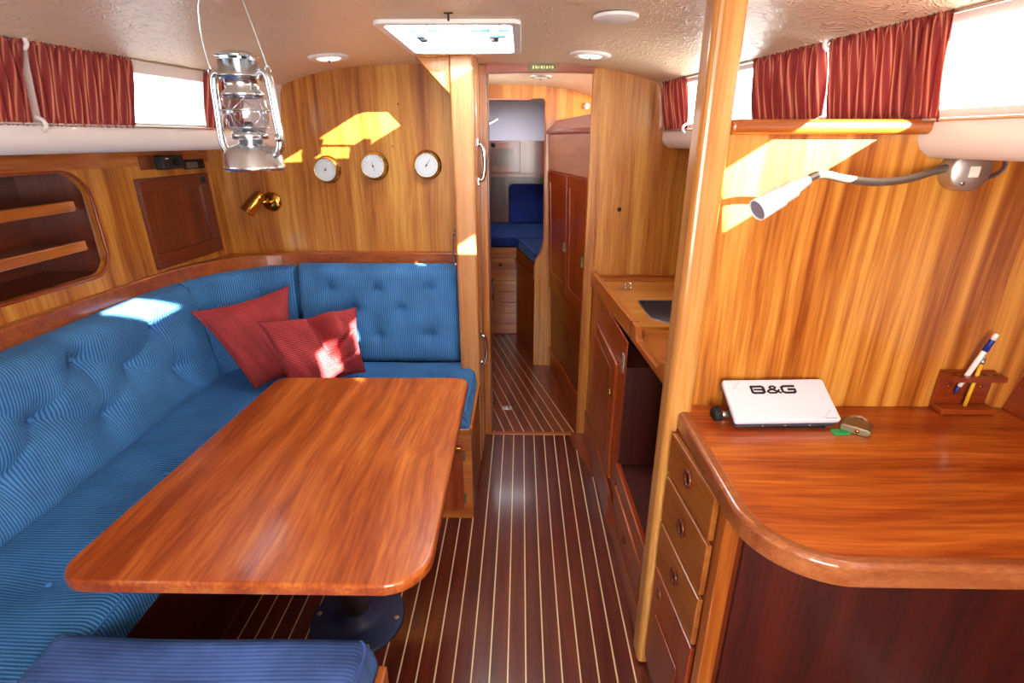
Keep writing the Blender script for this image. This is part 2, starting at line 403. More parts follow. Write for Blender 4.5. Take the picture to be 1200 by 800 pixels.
# deckhouse sides with windows ------------------------------------------
def side(s, name, mat='white'):
    """s=+1 starboard, -1 port. profile offset outward from ceiling edge"""
    prof = [(0.0, 1.783), (0.0, 1.772), ((0.012, 1.745) if s < 0 else (0.008, 1.762)), (0.03, (1.60 if s < 0 else 1.608)), (0.028, 1.575), (0.028, 1.55), (0.038, 1.53), (0.052, 1.520), (0.062, 1.512)]
    wins = WIN[s]
    ysd = sorted(set([-0.75 + i * 0.15 for i in range(24)] + [w_[0] for w_ in wins] + [w_[1] for w_ in wins] + [2.6])); ysd = [y for y in ysd if y <= 2.6]
    mb = MB()
    for j in range(len(ysd) - 1):
        for i in range(len(prof) - 1):
            ym = (ysd[j] + ysd[j + 1]) / 2
            if i == 2 and any(w_[0] < ym < w_[1] for w_ in wins): continue
            q = []
            for (yy, k) in ((ysd[j], i), (ysd[j + 1], i), (ysd[j + 1], i + 1), (ysd[j], i + 1)):
                o_, z = prof[k]; q.append((XC + s * (hw(yy) + o_), yy, z))
            mb.add(q, [(0, 1, 2, 3)], smooth=True)
    # underside of the side deck
    for j in range(len(ysd) - 1):
        a, b = ysd[j], ysd[j + 1]
        mb.add([(XC + s * (hw(a) + 0.062), a, 1.512), (XC + s * (hw(b) + 0.062), b, 1.512), (XC + s * 1.75, b, 1.508), (XC + s * 1.75, a, 1.508)], [(0, 1, 2, 3)])
    o = struct(name, mb, mat)
    return o
WIN = {1: [(-0.08, 0.10, 'pane'), (0.22, 0.45, 'pane'), (0.68, 1.22, 'pane'), (1.3, 2.52, 'hazy')], -1: [(-0.3, 1.445, 'pane'), (1.50, 2.2, 'pane')]}
side(-1, 'wall_left')['label'] = 'white moulded deckhouse side with long window above dinette'
side(1, 'wall_right')['label'] = 'white moulded deckhouse side above nav table and galley'
wi = 0
for s in (-1, 1):
    for (a, b, gm) in WIN[s]:
        wi += 1
        mb = MB()
        P = lambda y, o_, z: (XC + s * (hw(y) + o_), y, z)
        z0, z1 = (1.60, 1.745) if s < 0 else (1.608, 1.762)
        def ofs(z): return (0.012 + (1.745 - z) / (1.745 - 1.60) * 0.018) if s < 0 else (0.008 + (1.762 - z) / (1.762 - 1.608) * 0.022)
        d = 0.03
        for (ya, za, yb, zb) in ((a, z0, b, z0), (b, z0, b, z1), (b, z1, a, z1), (a, z1, a, z0)):
            mb.add([P(ya, ofs(za), za), P(yb, ofs(zb), zb), P(yb, ofs(zb) + d, zb), P(ya, ofs(za) + d, za)], [(0, 1, 2, 3)])
        fr = struct('window_%d' % wi, mb, 'white', fixn=False)
        mb = MB(); mb.add([P(a, ofs(z0) + d, z0), P(b, ofs(z0) + d, z0), P(b, ofs(z1) + d, z1), P(a, ofs(z1) + d, z1)], [(0, 1, 2, 3)])
        obj('pane', mb, gm, fr, fixn=False)

# lower hull panels ---------------------------------------------------
def px_(y): return -1.565 + (min(y, 2.6) - 1.4) * 0.072      # port panel x at height 1.1
# port panel with shelf niche
hole = rounded(0.35, 1.90, 1.09, 1.445, [0.1, 0.1, 0.08, 0.08])
def pf(a, b, t): return (px_(a) - (b - 1.1) * 0.02 - t, a, b)
mb = MB().plate([(-0.75, 0.0), (2.6, 0.0), (2.6, 1.512), (-0.75, 1.512)], [hole], pf, 0.02)
wp = struct('wall_port_panel', mb, 'honeyz'); wp['label'] = 'honey teak hull panel behind the dinette with rounded shelf opening'
wp.name = 'wall_left_panel'
# header strip (horizontal grain)
mb = MB().prism([pf(-0.7, 1.452, 0), pf(2.6, 1.452, 0), pf(2.6, 1.509, 0), pf(-0.7, 1.509, 0)], (0.006, 0, 0)); obj('header_strip', mb, 'midy', wp)
# niche edge bead
mb = MB(); hp = rounded(0.345, 1.905, 1.085, 1.45, [0.105, 0.105, 0.085, 0.085], 8)
mb.tube([pf(a, b, -0.002) for a, b in hp + hp[:2]], 0.006, 8, close=False); obj('niche_edging', mb, 'mahogy', wp)
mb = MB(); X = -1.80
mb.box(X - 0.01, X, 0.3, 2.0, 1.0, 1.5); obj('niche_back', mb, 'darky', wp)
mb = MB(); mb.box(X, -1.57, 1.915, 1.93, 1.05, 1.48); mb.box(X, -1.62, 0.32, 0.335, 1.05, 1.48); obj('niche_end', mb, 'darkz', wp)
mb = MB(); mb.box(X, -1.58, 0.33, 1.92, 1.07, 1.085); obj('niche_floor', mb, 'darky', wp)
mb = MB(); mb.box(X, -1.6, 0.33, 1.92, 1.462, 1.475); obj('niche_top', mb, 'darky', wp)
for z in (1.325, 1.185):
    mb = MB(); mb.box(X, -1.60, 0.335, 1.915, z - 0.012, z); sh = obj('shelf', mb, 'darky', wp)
    mb = MB(); mb.box(-1.606, -1.588, 0.335, 1.895, z - 0.014, z + 0.022); obj('shelf_lip', mb, 'midy', sh, bevel=0.004)
# starboard hull side (by nav table)
mb = MB(); mb.add([(1.25, -0.75, 0), (1.25, 1.24, 0), (1.25, 1.24, 0.88), (1.25, -0.75, 0.88), (1.42, 1.24, 1.52), (1.46, -0.75, 1.52)], [(0, 1, 2, 3), (3, 2, 4, 5)])
o = struct('wall_right_panel', mb, 'mahogy'); o['label'] = 'mahogany hull side at outer end of the nav table'
mb = MB(); mb.box(1.3, 1.32, 1.24, 2.62, 0, 1.52); o = struct('wall_right_galley', mb, 'honeyy'); o['label'] = 'hull side outboard of the galley counter'

# aft bulkhead with companionway opening
mb = MB().plate([(-1.7, 0), (1.5, 0), (1.5, 1.78), (XC + .6, 1.88), (XC - .6, 1.88), (-1.7, 1.78)], [rounded(-0.3, 0.5, 0.9, 1.8, 0.05)], lambda a, b, t: (a, -0.72 - t, b), 0.03)
mb2 = MB(); mb2.box(-0.32, 0.52, -0.76, -0.752, 0.88, 1.82)  # unseen pane added across the opening to keep direct sun off the settee
o = struct('wall_back', mb, 'midz'); o['label'] = 'aft bulkhead with companionway opening'; obj('sun_diffuser', mb2, 'hazy', o)

# ------------------------------------------------------------------ main bulkhead (front)
def bk_top(n, x0, x1, off=0.004):
    return [(x0 + (x1 - x0) * i / n, zc(x0 + (x1 - x0) * i / n, 2.6) + off) for i in range(n + 1)]
outer = [(-1.6, 0), (-0.165, 0), (-0.165, 1.86)] + [(x, z) for x, z in reversed(bk_top(14, XC - 0.85, -0.2))] + [(XC - 0.93, 1.775), (XC - 0.93, 1.512), (-1.6, 1.512)]
mb = MB().plate(outer, [], lambda a, b, t: (a, 2.6 + t, b), 0.025)
wf = struct('wall_front', mb, 'honeyz'); wf['label'] = 'honey teak main bulkhead behind the dinette'
outer = [(0.372, 0), (1.4, 0), (1.4, 1.512), (XC + 0.93, 1.512), (XC + 0.93, 1.775)] + [(x, z) for x, z in reversed(bk_top(10, 0.332, XC + 0.85))] + [(0.332, 1.5)]
mb = MB().plate(outer, [], lambda a, b, t: (a, 2.6 + t, b), 0.025)
wf2 = struct('wall_front_galley', mb, 'honeyz'); wf2['label'] = 'honey teak bulkhead above the galley'
mb = MB(); mb.prism([(0.318, 2.585, 0), (0.345, 2.585, 0), (0.372, 2.585, 0)][:1] + [(0.372, 2.585, 0.0)] + [(0.352, 2.585, 1.84), (0.318, 2.585, 1.84)], (0, 0.05, 0))
o = struct('trim_1', mb, 'honeyz', bevel=0.003); o['label'] = 'pale vertical door post on galley side'
# port jamb
mb = MB(); mb.box(-0.192, -0.158, 2.575, 2.64, 0.0, 1.855); o = struct('trim_2', mb, 'honeyz', bevel=0.003); o['label'] = 'narrow teak door jamb beside the compression post'
mb = MB(); mb.box(-0.163, -0.150, 2.60, 2.66, 0.0, 1.83); o = struct('trim_3', mb, 'darkz', bevel=0.002); o['label'] = 'dark inner stop of the door jamb'
# lintel
mb = MB(); n = 10; lo = [(-0.158 + 0.48 * i / n, 1.822 + 0.004 * math.sin(math.pi * i / n)) for i in range(n + 1)]; up = bk_top(n, -0.158, 0.322)
mb.prism([(a, 2.585, b) for a, b in lo] + [(a, 2.585, b) for a, b in reversed(up)], (0, 0.04, 0)); o = struct('trim_4', mb, 'mahogx', bevel=0.002)
o['label'] = 'red mahogany lintel over the passage door'
# nameplate on the lintel
np_ = thing('name_plate', 'small oval tarnished brass plate on the mahogany lintel over the doorway', 'plate', (0.09, 2.585, 1.845))
mb = MB(); pts = rounded(-0.062, 0.062, -0.014, 0.014, 0.013, 5); mb.prism([(a, 0, b) for a, b in pts], (0, -0.004, 0)); obj('plate_body', mb, 'oldbrass', np_, local=True, bevel=0.0012)
mb = MB(); pts = rounded(-0.054, 0.054, -0.009, 0.009, 0.008, 5)
for k in range(8):
    x = -0.042 + k * 0.012; mb.box(x, x + 0.004 + 0.003 * (k % 2), -0.0052, -0.004, -0.005, 0.005)
obj('worn_lettering', mb, 'brasspale', np_, local=True)
for sx in (-1, 1):
    mb = MB(); mb.lathe([(0.003, 0), (0.003, 0.0015), (0, 0.002)], 8, M=Matrix.Translation((sx * 0.055, -0.004, 0)) @ Matrix.Rotation(R(90), 4, 'X')); obj('screw', mb, 'brass', np_, local=True)
# small plugs and holes on the bulkhead
for k, (x, z) in enumerate([(-0.995, 1.70), (-0.56, 1.70), (-0.60, 1.52), (-0.30 - 0.25, 1.12)][:3]):
    mb = MB(); mb.lathe([(0.004, 0), (0.004, 0.001)], 8, M=Matrix.Translation((x, 2.6, z)) @ Matrix.Rotation(R(90), 4, 'X')); obj('plug', mb, 'dark' + 'z', wf)
mb = MB(); mb.lathe([(0.010, 0), (0.010, 0.002), (0.006, 0.002)], 12, M=Matrix.Translation((0.475, 2.6, 1.235)) @ Matrix.Rotation(R(90), 4, 'X')); obj('plug', mb, 'socket', wf2)

# backrest rail ----------------------------------------------------------
inner = [(-1.515, -0.2), (-1.515, 1.3), (-1.515, 1.75), (-1.505, 1.98), (-1.485, 2.14), (-1.44, 2.28), (-1.37, 2.39), (-1.28, 2.465), (-1.17, 2.52), (-1.03, 2.548), (-0.8, 2.556), (-0.288, 2.556)]
def smoothpath(p, n=6):
    out = []
    for i in range(len(p) - 1):
        p0 = p[max(i - 1, 0)]; p1 = p[i]; p2 = p[i + 1]; p3 = p[min(i + 2, len(p) - 1)]
        for k in range(n):
            t = k / n
            out.append(tuple(0.5 * ((2 * b) + (-a + c) * t + (2 * a - 5 * b + 4 * c - d) * t * t + (-a + 3 * b - 3 * c + d) * t ** 3) for a, b, c, d in zip(p0, p1, p2, p3)))
    out.append(p[-1]); return out
ip = smoothpath(inner, 4)
mb = MB(); vs = []
for i, (x, y) in enumerate(ip):
    a = ip[max(i - 1, 0)]; b = ip[min(i + 1, len(ip) - 1)]; t = Vector((b[0] - a[0], b[1] - a[1])).normalized(); nx, ny = -t.y, t.x
    for (o_, z) in ((0, 0.972), (0, 1.024), (0.004, 1.03), (0.046, 1.03), (0.046, 0.972)):
        vs.append((x + nx * o_, y + ny * o_, z))
m5 = 5; fs = [(i * m5 + k, i * m5 + (k + 1) % m5, (i + 1) * m5 + (k + 1) % m5, (i + 1) * m5 + k) for i in range(len(ip) - 1) for k in range(m5)]
mb.add(vs, fs)
o = struct('trim_5', mb, wood('rail_mahogany', ('#7a3312', '#96481c', '#ab5c28'), 'x', 30, stretch=0.3)); o['label'] = 'mahogany rail along the top of the settee backrests'
# fill behind the rail (shelf on backrest top)
mb = MB(); vs = []; 
for i, (x, y) in enumerate(ip):
    a = ip[max(i - 1, 0)]; b = ip[min(i + 1, len(ip) - 1)]; t = Vector((b[0] - a[0], b[1] - a[1])).normalized(); nx, ny = -t.y, t.x
    vs += [(x + nx * 0.044, y + ny * 0.044, 1.012), (-1.6 if y < 2.5 else x, max(y, 0) if y < 2.3 else 2.6, 1.012)]
mb.add(vs, [(2 * i, 2 * i + 1, 2 * i + 3, 2 * i + 2) for i in range(len(ip) - 1)])
o = struct('trim_6', mb, 'honeyy'); o['label'] = 'narrow ledge between the backrest rail and hull panel'

# ------------------------------------------------------------------ floor
mb = MB(); mb.box(-1.75, 1.5, -0.8, 2.6, -0.04, -0.008); mb.box(-1.2, 1.2, 2.6, 5.2, -0.04, -0.008)
fl = struct('floor', mb, 'darky'); fl['label'] = 'varnished teak and holly cabin sole'
PIT = 0.0563; X0 = -0.145; GAP = 0.0045
def yend(x): return 2.565 if x < 0.27 else 2.565 - (x - 0.27) * 4.2
for k in range(-16, 9):
    xa = X0 + k * PIT; xb = xa + PIT
    a0, b0 = xa + GAP / 2, xb - GAP / 2
    mb = MB(); mb.prism([(a0, -0.7, -0.008), (b0, -0.7, -0.008), (b0, yend(b0), -0.008), (a0, yend(a0), -0.008)], (0, 0, 0.008)); obj('plank', mb, 'plank', fl)
for k in range(-16, 10):
    xa = X0 + k * PIT
    mb = MB(); mb.prism([(xa - GAP / 2, -0.7, -0.008), (xa + GAP / 2, -0.7, -0.008), (xa + GAP / 2, yend(xa), -0.008), (xa - GAP / 2, yend(xa), -0.008)], (0, 0, 0.0084)); obj('inlay_strip', mb, 'holly', fl)
mb = MB(); mb.prism([(0.275, 2.565, -0.008), (0.29, 2.46, -0.008), (0.3645, 2.165, -0.008), (0.42, 2.0, -0.008), (0.42, 2.6, -0.008), (0.275, 2.6, -0.008)], (0, 0, 0.0075)); obj('margin_board', mb, 'plankf', fl)
mb = MB(); mb.prism([(0.363, 2.18, -0.008), (0.363, -0.7, -0.008), (0.5, -0.7, -0.008), (0.5, 2.18, -0.008)], (0, 0, 0.004)); obj('margin_board', mb, 'plank', fl)
mb = MB(); mb.prism([(-0.2, 2.567, 0), (0.29, 2.567, 0), (0.29, 2.595, 0), (-0.2, 2.595, 0)], (0, 0, 0.004)); o = struct('trim_7', mb, 'midx', bevel=0.001); o['label'] = 'teak threshold strip between saloon and passage'
# forward sole: oblique planks
sl = -0.27
for k in range(-11, 6):
    xa = -0.085 + 0.0563 * k + 0.054 
    q = lambda x, y: (x + sl * (y - 2.60), y, -0.008)
    a0, b0 = xa + GAP / 2, xa + PIT - GAP / 2
    mb = MB(); mb.prism([q(a0, 2.6), q(b0, 2.6), q(b0, 4.2), q(a0, 4.2)], (0, 0, 0.008)); obj('plank', mb, 'plankf', fl)
    xs_ = xa + PIT
    mb = MB(); mb.prism([q(xs_ - GAP / 2, 2.6), q(xs_ + GAP / 2, 2.6), q(xs_ + GAP / 2, 4.2), q(xs_ - GAP / 2, 4.2)], (0, 0, 0.0084)); obj('inlay_strip', mb, 'holly', fl)
xe = -0.085 + 0.0563 * 6 + 0.054
mb = MB(); mb.prism([(xe + 0.0023, 2.6, -0.008), (0.40, 2.6, -0.008), (0.21, 3.6, -0.008), (0.05, 4.2, -0.008), (xe + sl * 1.6 + 0.0023, 4.2, -0.008)], (0, 0, 0.0078)); obj('margin_board', mb, 'plankf', fl)
# floor ring pull
t = thing('floor_ring_pull', 'small chrome ring pull set into the sole just beyond the threshold', 'ring pull', (-0.079, 2.88, 0.0005))
mb = MB(); mb.prism([(a, b, 0) for a, b in rounded(-0.03, 0.03, -0.022, 0.022, 0.008)], (0, 0, 0.002)); obj('base_plate', mb, 'satin', t, local=True, bevel=0.0006)
mb = MB(); mb.tube([(0.014 * math.cos(R(a)), 0.014 * math.sin(R(a)), 0.004) for a in range(0, 375, 15)], 0.0022, 6, close=False); obj('ring', mb, 'chrome', t, local=True)

# ------------------------------------------------------------------ compression post
t = thing('compression_post', 'pale teak mast post in front of the bulkhead beside the doorway', 'post', (-0.235, 2.34, 0))
mb = MB(); mb.box(-0.284, -0.192, 2.30, 2.40, 0.0, 1.864); obj('post_shaft', mb, 'post', t, bevel=0.012, seg=3)
mb = MB(); mb.box(-0.262, -0.190, 2.40, 2.574, 0.0, 1.862); obj('backing_board', mb, 'post', t, bevel=0.003)
t = thing('knee_bracket', 'triangular pale teak knee under the headliner left of the mast post', 'bracket', (-0.35, 2.34, 1.85))
mb = MB(); mb.prism([(-0.288, 2.33, 1.862), (-0.42, 2.33, 1.861), (-0.41, 2.33, 1.845), (-0.288, 2.33, 1.72)], (0, 0.03, 0)); obj('gusset', mb, 'postnav', t, bevel=0.002)
mb = MB(); mb.box(-0.42, -0.289, 2.322, 2.372, 1.853, 1.861); obj('top_plate', mb, 'postnav', t, bevel=0.001)

def grab(loc, rot, label, L=0.16, s=1.0):
    """chrome folding fitting: two feet and a bowed grip; runs along z, bows to +x"""
    t = thing('grab_handle', label, 'handle', loc, rot)
    mb = MB(); n = 14; pts = []
    for i in range(n + 1):
        a = math.pi * i / n; pts.append((0.004 + 0.024 * s * math.sin(a) ** 0.6, 0, -math.cos(a) * L * 0.40))
    mb.tube(pts, 0.008 * s, 10); obj('grip', mb, 'chrome', t, local=True)
    for sg in (-1, 1):
        mb = MB(); mb.prism([(0, a, b + sg * L * 0.43) for a, b in rounded(-0.012, 0.012, -0.022, 0.022, 0.011, 5)], (0.005, 0, 0)); obj('foot', mb, 'chrome', t, local=True, bevel=0.0015)
    return t
grab((-0.1915, 2.44, 1.455), (0, 0, R(0)), 'chrome grab handle high on the mast post beside the doorway', 0.19, 1.1)
g = grab((-0.292, 2.36, 1.085), (0, 0, R(180)), 'chrome grab handle on left side of the mast post above the blue backrest', 0.19, 0.35)
grab((-0.190, 2.36, 0.60), (0, 0, R(0)), 'chrome grab handle low on the mast post at seat height', 0.18, 1.0)
grab((-0.232, 4.185, 0.40), (0, 0, R(-60)), 'chrome handle on the far boarded berth front', 0.16, 0.9)

# ------------------------------------------------------------------ dining table
t = thing('dining_table', 'varnished mahogany dinette table with rounded corners on a blue pedestal', 'table', (-0.55, 1.345, 0.0))
def rpoly(c, rr, n=8):
    out = []
    for i in range(4):
        p = Vector(c[i]); a = (Vector(c[i - 1]) - p).normalized(); b = (Vector(c[(i + 1) % 4]) - p).normalized(); r = rr[i]
        ang = a.angle(b); d = r / math.tan(ang / 2); cen = p + (a + b).normalized() * (r / math.sin(ang / 2))
        s0 = p + a * d - cen; s1 = p + b * d - cen
        for k in range(n + 1):
            u = k / n; v = s0.lerp(s1, u); v = v.normalized() * r; out.append((cen.x + v.x, cen.y + v.y))
    return out
tp = rpoly([(-0.98, 0.815), (-0.188, 0.815), (-0.195, 1.825), (-0.925, 1.815)], [0.07, 0.10, 0.05, 0.05])
mb = MB(); mb.prism([(a, b, 0.668) for a, b in tp], (0, 0, 0.032)); top = obj('tabletop', mb, 'table', t, bevel=0.009, seg=4)
mb = MB(); mb.lathe([(0.042, 0.0), (0.042, 0.66)], 24, M=Matrix.Translation((-0.555, 1.345, 0.02))); obj('pedestal_column', mb, 'column', t)
mb = MB(); mb.lathe([(0, 0.66), (0.11, 0.66), (0.11, 0.652), (0.05, 0.64), (0.05, 0.6)], 24, M=Matrix.Translation((-0.555, 1.345, 0.006))); obj('top_socket', mb, 'bluegray', t)
mb = MB(); mb.lathe([(0.157, 0.0), (0.157, 0.008), (0.150, 0.012), (0.085, 0.016), (0.062, 0.026), (0.052, 0.05), (0.046, 0.055), (0.043, 0.055)], 40, M=Matrix.Translation((-0.555, 1.345, 0.0005))); obj('base_plate', mb, 'bluegray', t)
for k in range(6):
    a = R(-62 + 60 * k); mb = MB(); mb.lathe([(0.009, 0), (0.008, 0.003), (0.004, 0.0035), (0, 0.002)], 10, M=Matrix.Translation((-0.555 + 0.135 * math.cos(a), 1.345 + 0.135 * math.sin(a), 0.0125))); obj('screw', mb, 'satin', t)

# ------------------------------------------------------------------ settee bases
t = thing('settee_base', 'long mahogany seat box along the port side under the table', 'seat base', (-1.3, 1.0, 0))
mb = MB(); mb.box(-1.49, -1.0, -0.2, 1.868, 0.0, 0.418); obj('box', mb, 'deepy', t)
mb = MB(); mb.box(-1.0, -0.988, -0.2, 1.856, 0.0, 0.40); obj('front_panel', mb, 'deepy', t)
t = thing('settee_base', 'mahogany seat box below the forward seat cushion with brass latched door', 'seat base', (-0.6, 2.1, 0))
mb = MB(); mb.box(-1.50, -0.205, 1.88, 2.29, 0.0, 0.418); obj('box', mb, 'darkz', t)
mb = MB(); mb.box(-0.204, -0.198, 1.875, 2.295, 0.0, 0.45); obj('end_panel', mb, 'mahogz', t)
mb = MB(); mb.box(-1.0, -0.20, 1.868, 1.88, 0.0, 0.42); obj('front_panel', mb, 'midx', t)
mb = MB(); mb.box(-0.99, -0.196, 1.862, 1.880, 0.42, 0.447); obj('fiddle', mb, 'midx', t, bevel=0.003)
mb = MB(); mb.box(-0.205, -0.192, 1.862, 2.296, 0.42, 0.457); obj('fiddle', mb, 'midy', t, bevel=0.003)
mb = MB(); mb.box(-0.62, -0.235, 1.858, 1.868, 0.05, 0.385); d = obj('door', mb, 'mahogz', t, bevel=0.003)
mb = MB(); mb.prism([(a, 1.858, b) for a, b in rounded(-0.285, -0.240, 0.352, 0.372, 0.006)], (0, -0.016, 0)); obj('latch', mb, 'brass', d, bevel=0.002)
for z in (0.09, 0.30):
    mb = MB(); mb.box(-0.236, -0.226, 1.855, 1.868, z, z + 0.045); obj('hinge', mb, 'oldbrass', d, bevel=0.001)
t = thing('settee_base', 'mahogany seat box under the aft seat cushion with a varnished side rail', 'seat base', (-0.7, 0.5, 0))
mb = MB(); mb.box(-0.985, -0.315, 0.15, 0.82, 0.0, 0.418); obj('box', mb, 'darkx', t)
mb = MB(); mb.box(-0.312, -0.292, 0.14, 0.83, 0.30, 0.455); obj('side_rail', mb, 'midy', t, bevel=0.005)

# ------------------------------------------------------------------ cushions
def cushion(mb, W_, H_, T, buttons, place, res=0.016, r=0.05, dim=0.035, sag=0.0, crease=True, uvs=1.0, rd=0.05):
    """place(u,v,n)->3D. u in 0..W, v in 0..H. front face puffed to T."""
    def axis(L):
        n = max(8, int(L / res)); e = [0, 0.002, 0.006, 0.012, 0.02, 0.032]
        mid = [0.045 + (L - 0.09) * i / n for i in range(n + 1)]
        return e + mid + [L - x for x in reversed(e)]
    us, vs = axis(W_), axis(H_)
    def height(u, v):
        du = min(u, W_ - u); dv = min(v, H_ - v)
        fu = math.sqrt(max(0, 1 - (1 - min(du / r, 1)) ** 2)); fv = math.sqrt(max(0, 1 - (1 - min(dv / r, 1)) ** 2))
        h = T * (fu * fv) ** 0.7
        h += 0.006 * math.sin(u * 9.1 + v * 3) * math.sin(v * 11 + u * 2) * fu * fv
        for (bu, bv) in buttons:
            d = math.hypot(u - bu, v - bv)
            h -= dim * math.exp(-(d / rd) ** 1.3) * fu * fv
        if crease == 'plus':
            for (bu, bv) in buttons:
                a_, b_ = abs(u - bu), abs(v - bv)
                if b_ < 0.09: h -= 0.009 * math.exp(-(a_ / 0.008) ** 1.3) * (1 - b_ / 0.09) * fu * fv
                if a_ < 0.09: h -= 0.009 * math.exp(-(b_ / 0.008) ** 1.3) * (1 - a_ / 0.09) * fu * fv
        elif crease:
            for i, (bu, bv) in enumerate(buttons):
                for (cu, cv) in buttons[i + 1:]:
                    L = math.hypot(cu - bu, cv - bv)
                    if L > crease: continue
                    tx, ty = (cu - bu) / L, (cv - bv) / L
                    s_ = (u - bu) * tx + (v - bv) * ty
                    if -0.0 < s_ < L:
                        q = abs((u - bu) * -ty + (v - bv) * tx); h -= 0.012 * math.exp(-(q / 0.014) ** 1.2) * fu * fv
            for (bu, bv) in buttons:   # pulls running up and down from each button
                q = abs(u - bu)
                if abs(v - bv) < 0.10: h -= 0.007 * math.exp(-(q / 0.007) ** 1.3) * (1 - abs(v - bv) / 0.10) * fu * fv
        return h
    nu, nv = len(us), len(vs)
    pts = []; 
    for v in vs:
        for u in us: pts.append(place(u, v, height(u, v)))
    fs = []; uv = []
    for j in range(nv - 1):
        for i in range(nu - 1):
            a = j * nu + i; fs.append((a, a + 1, a + nu + 1, a + nu)); uv.append([(us[i], vs[j]), (us[i + 1], vs[j]), (us[i + 1], vs[j + 1]), (us[i], vs[j + 1])])
    mb.add(pts, fs, uv, smooth=True)
    n0 = 12
    # flat back
    bu = [W_ * i / n0 for i in range(n0 + 1)]
    back = [place(u, v, 0.0) for v in (0, H_) for u in bu]
    fs = [(i, i + 1, n0 + 2 + i, n0 + 1 + i) for i in range(n0)]
    mb.add(back, fs, [[(0, 0)] * 4] * n0)
    return height
def edge_pipe(par, W_, H_, place, height, inset, off, mat, r=0.0035, name='piping'):
    mb = MB(); pts = []; n = 40; rr = 0.03
    for (a, b) in rounded(inset, W_ - inset, inset, H_ - inset, rr, 5):
        pts.append((a, b))
    dense = []
    for i in range(len(pts)):
        p, q = pts[i], pts[(i + 1) % len(pts)]; m = max(1, int(math.hypot(p[0] - q[0], p[1] - q[1]) / 0.03))
        for k in range(m): dense.append((p[0] + (q[0] - p[0]) * k / m, p[1] + (q[1] - p[1]) * k / m))
    dense.append(dense[0])
    mb.tube([place(u, v, height(u, v) + off) for u, v in dense], r, 6, close=False)
    return obj(name, mb, mat, par)
W['piping'] = plain('blue_piping', '#2b62a0', 0.8)
W['navypiping'] = plain('navy_piping', '#3c5596', 0.8)
W['button'] = plain('blue_button_cloth', '#3f7ab8', 0.8)
def buttons(par, bl, place, height):
    for (u, v) in bl:
        p = Vector(place(u, v, height(u, v) + 0.002)); q = Vector(place(u, v, height(u, v) + 0.012)); d = (q - p).normalized()
        mb = MB(); M = Matrix.Translation(p) @ d.to_track_quat('Z', 'Y').to_matrix().to_4x4()
        mb.lathe([(0.0085, 0), (0.0085, 0.003), (0.006, 0.006), (0, 0.0075)], 12, M=M); obj('button', mb, 'button', par)

# port backrest: u along +Y, v up
PY0, PY1 = 0.40, 2.165
def place_port(u, v, n):
    y = PY0 + u; f = v / 0.47
    x = -1.475 - 0.035 * f + 0.0
    bend = -0.0
    yy = y + (0.035 * (1 - f) if u > 1.6 else 0.035 * (1 - f) * max(0, (u - 1.2) / 0.4))
    xx = x + n
    if y > 1.9: xx += (y - 1.9) ** 2 * 0.35
    return (xx, yy, 0.505 + v)
bl = [(0.78, 0.375), (1.15, 0.375), (1.52, 0.365), (0.95, 0.265), (1.345, 0.262), (0.6, 0.265), (0.785, 0.155), (1.18, 0.155), (1.565, 0.15), (0.4, 0.15), (0.4, 0.37)]
mb = MB(); h = cushion(mb, PY1 - PY0, 0.47, 0.095, bl, place_port, crease=0.27, dim=0.055, rd=0.055)
t = thing('back_cushion', 'long light blue buttoned corduroy backrest along the port side', 'cushion', (-1.5, 1.3, 0.51), group='settee backrest cushions')
obj('cover', mb, 'cord', t); buttons(t, bl, place_port, h)
# corner backrest: follows an arc
cp = smoothpath([(-1.425, 2.165), (-1.385, 2.27), (-1.30, 2.36), (-1.20, 2.415), (-1.09, 2.44)], 8)
cl = [0]
for i in range(1, len(cp)): cl.append(cl[-1] + math.dist(cp[i], cp[i - 1]))
CW = cl[-1]
def place_corner(u, v, n):
    u = max(0, min(CW, u)); i = 0
    while i < len(cl) - 2 and cl[i + 1] < u: i += 1
    k = (u - cl[i]) / (cl[i + 1] - cl[i]); x = cp[i][0] + (cp[i + 1][0] - cp[i][0]) * k; y = cp[i][1] + (cp[i + 1][1] - cp[i][1]) * k
    t_ = u / CW; ang = R(78 - 70 * t_); nx, ny = math.sin(ang), -math.cos(ang)     # inward normal
    f = v / 0.47; back = 0.055 * f - 0.025; m = n - 0.06
    return (x + nx * (m - back), y + ny * (m - back), 0.505 + v)
bl = [(0.13, 0.33), (0.30, 0.36), (0.21, 0.2)]
mb = MB(); h = cushion(mb, CW, 0.47, 0.075, bl, place_corner, crease=False, dim=0.03, r=0.03)
t = thing('back_cushion', 'blue ribbed corner backrest behind the red pillows', 'cushion', (-1.38, 2.38, 0.51), group='settee backrest cushions')
obj('cover', mb, 'cord', t); buttons(t, bl, place_corner, h)
# forward backrest: u along +X
FW = 0.785
def place_fwd(u, v, n): return (-1.085 + u + (0.0), 2.47 + 0.06 * v / 0.47 - n, 0.503 + v * 1.035)
bl = [(0.155, 0.355), (0.39, 0.355), (0.645, 0.36), (0.275, 0.265), (0.505, 0.26), (0.155, 0.14), (0.385, 0.13), (0.64, 0.14)]
mb = MB(); h = cushion(mb, FW, 0.465, 0.08, bl, place_fwd, crease='plus', dim=0.03, r=0.04, rd=0.026)
t = thing('back_cushion', 'blue buttoned corduroy backrest against the forward bulkhead beside the mast post', 'cushion', (-0.69, 2.47, 0.52), group='settee backrest cushions')
obj('cover', mb, 'cord', t); buttons(t, bl, place_fwd, h)
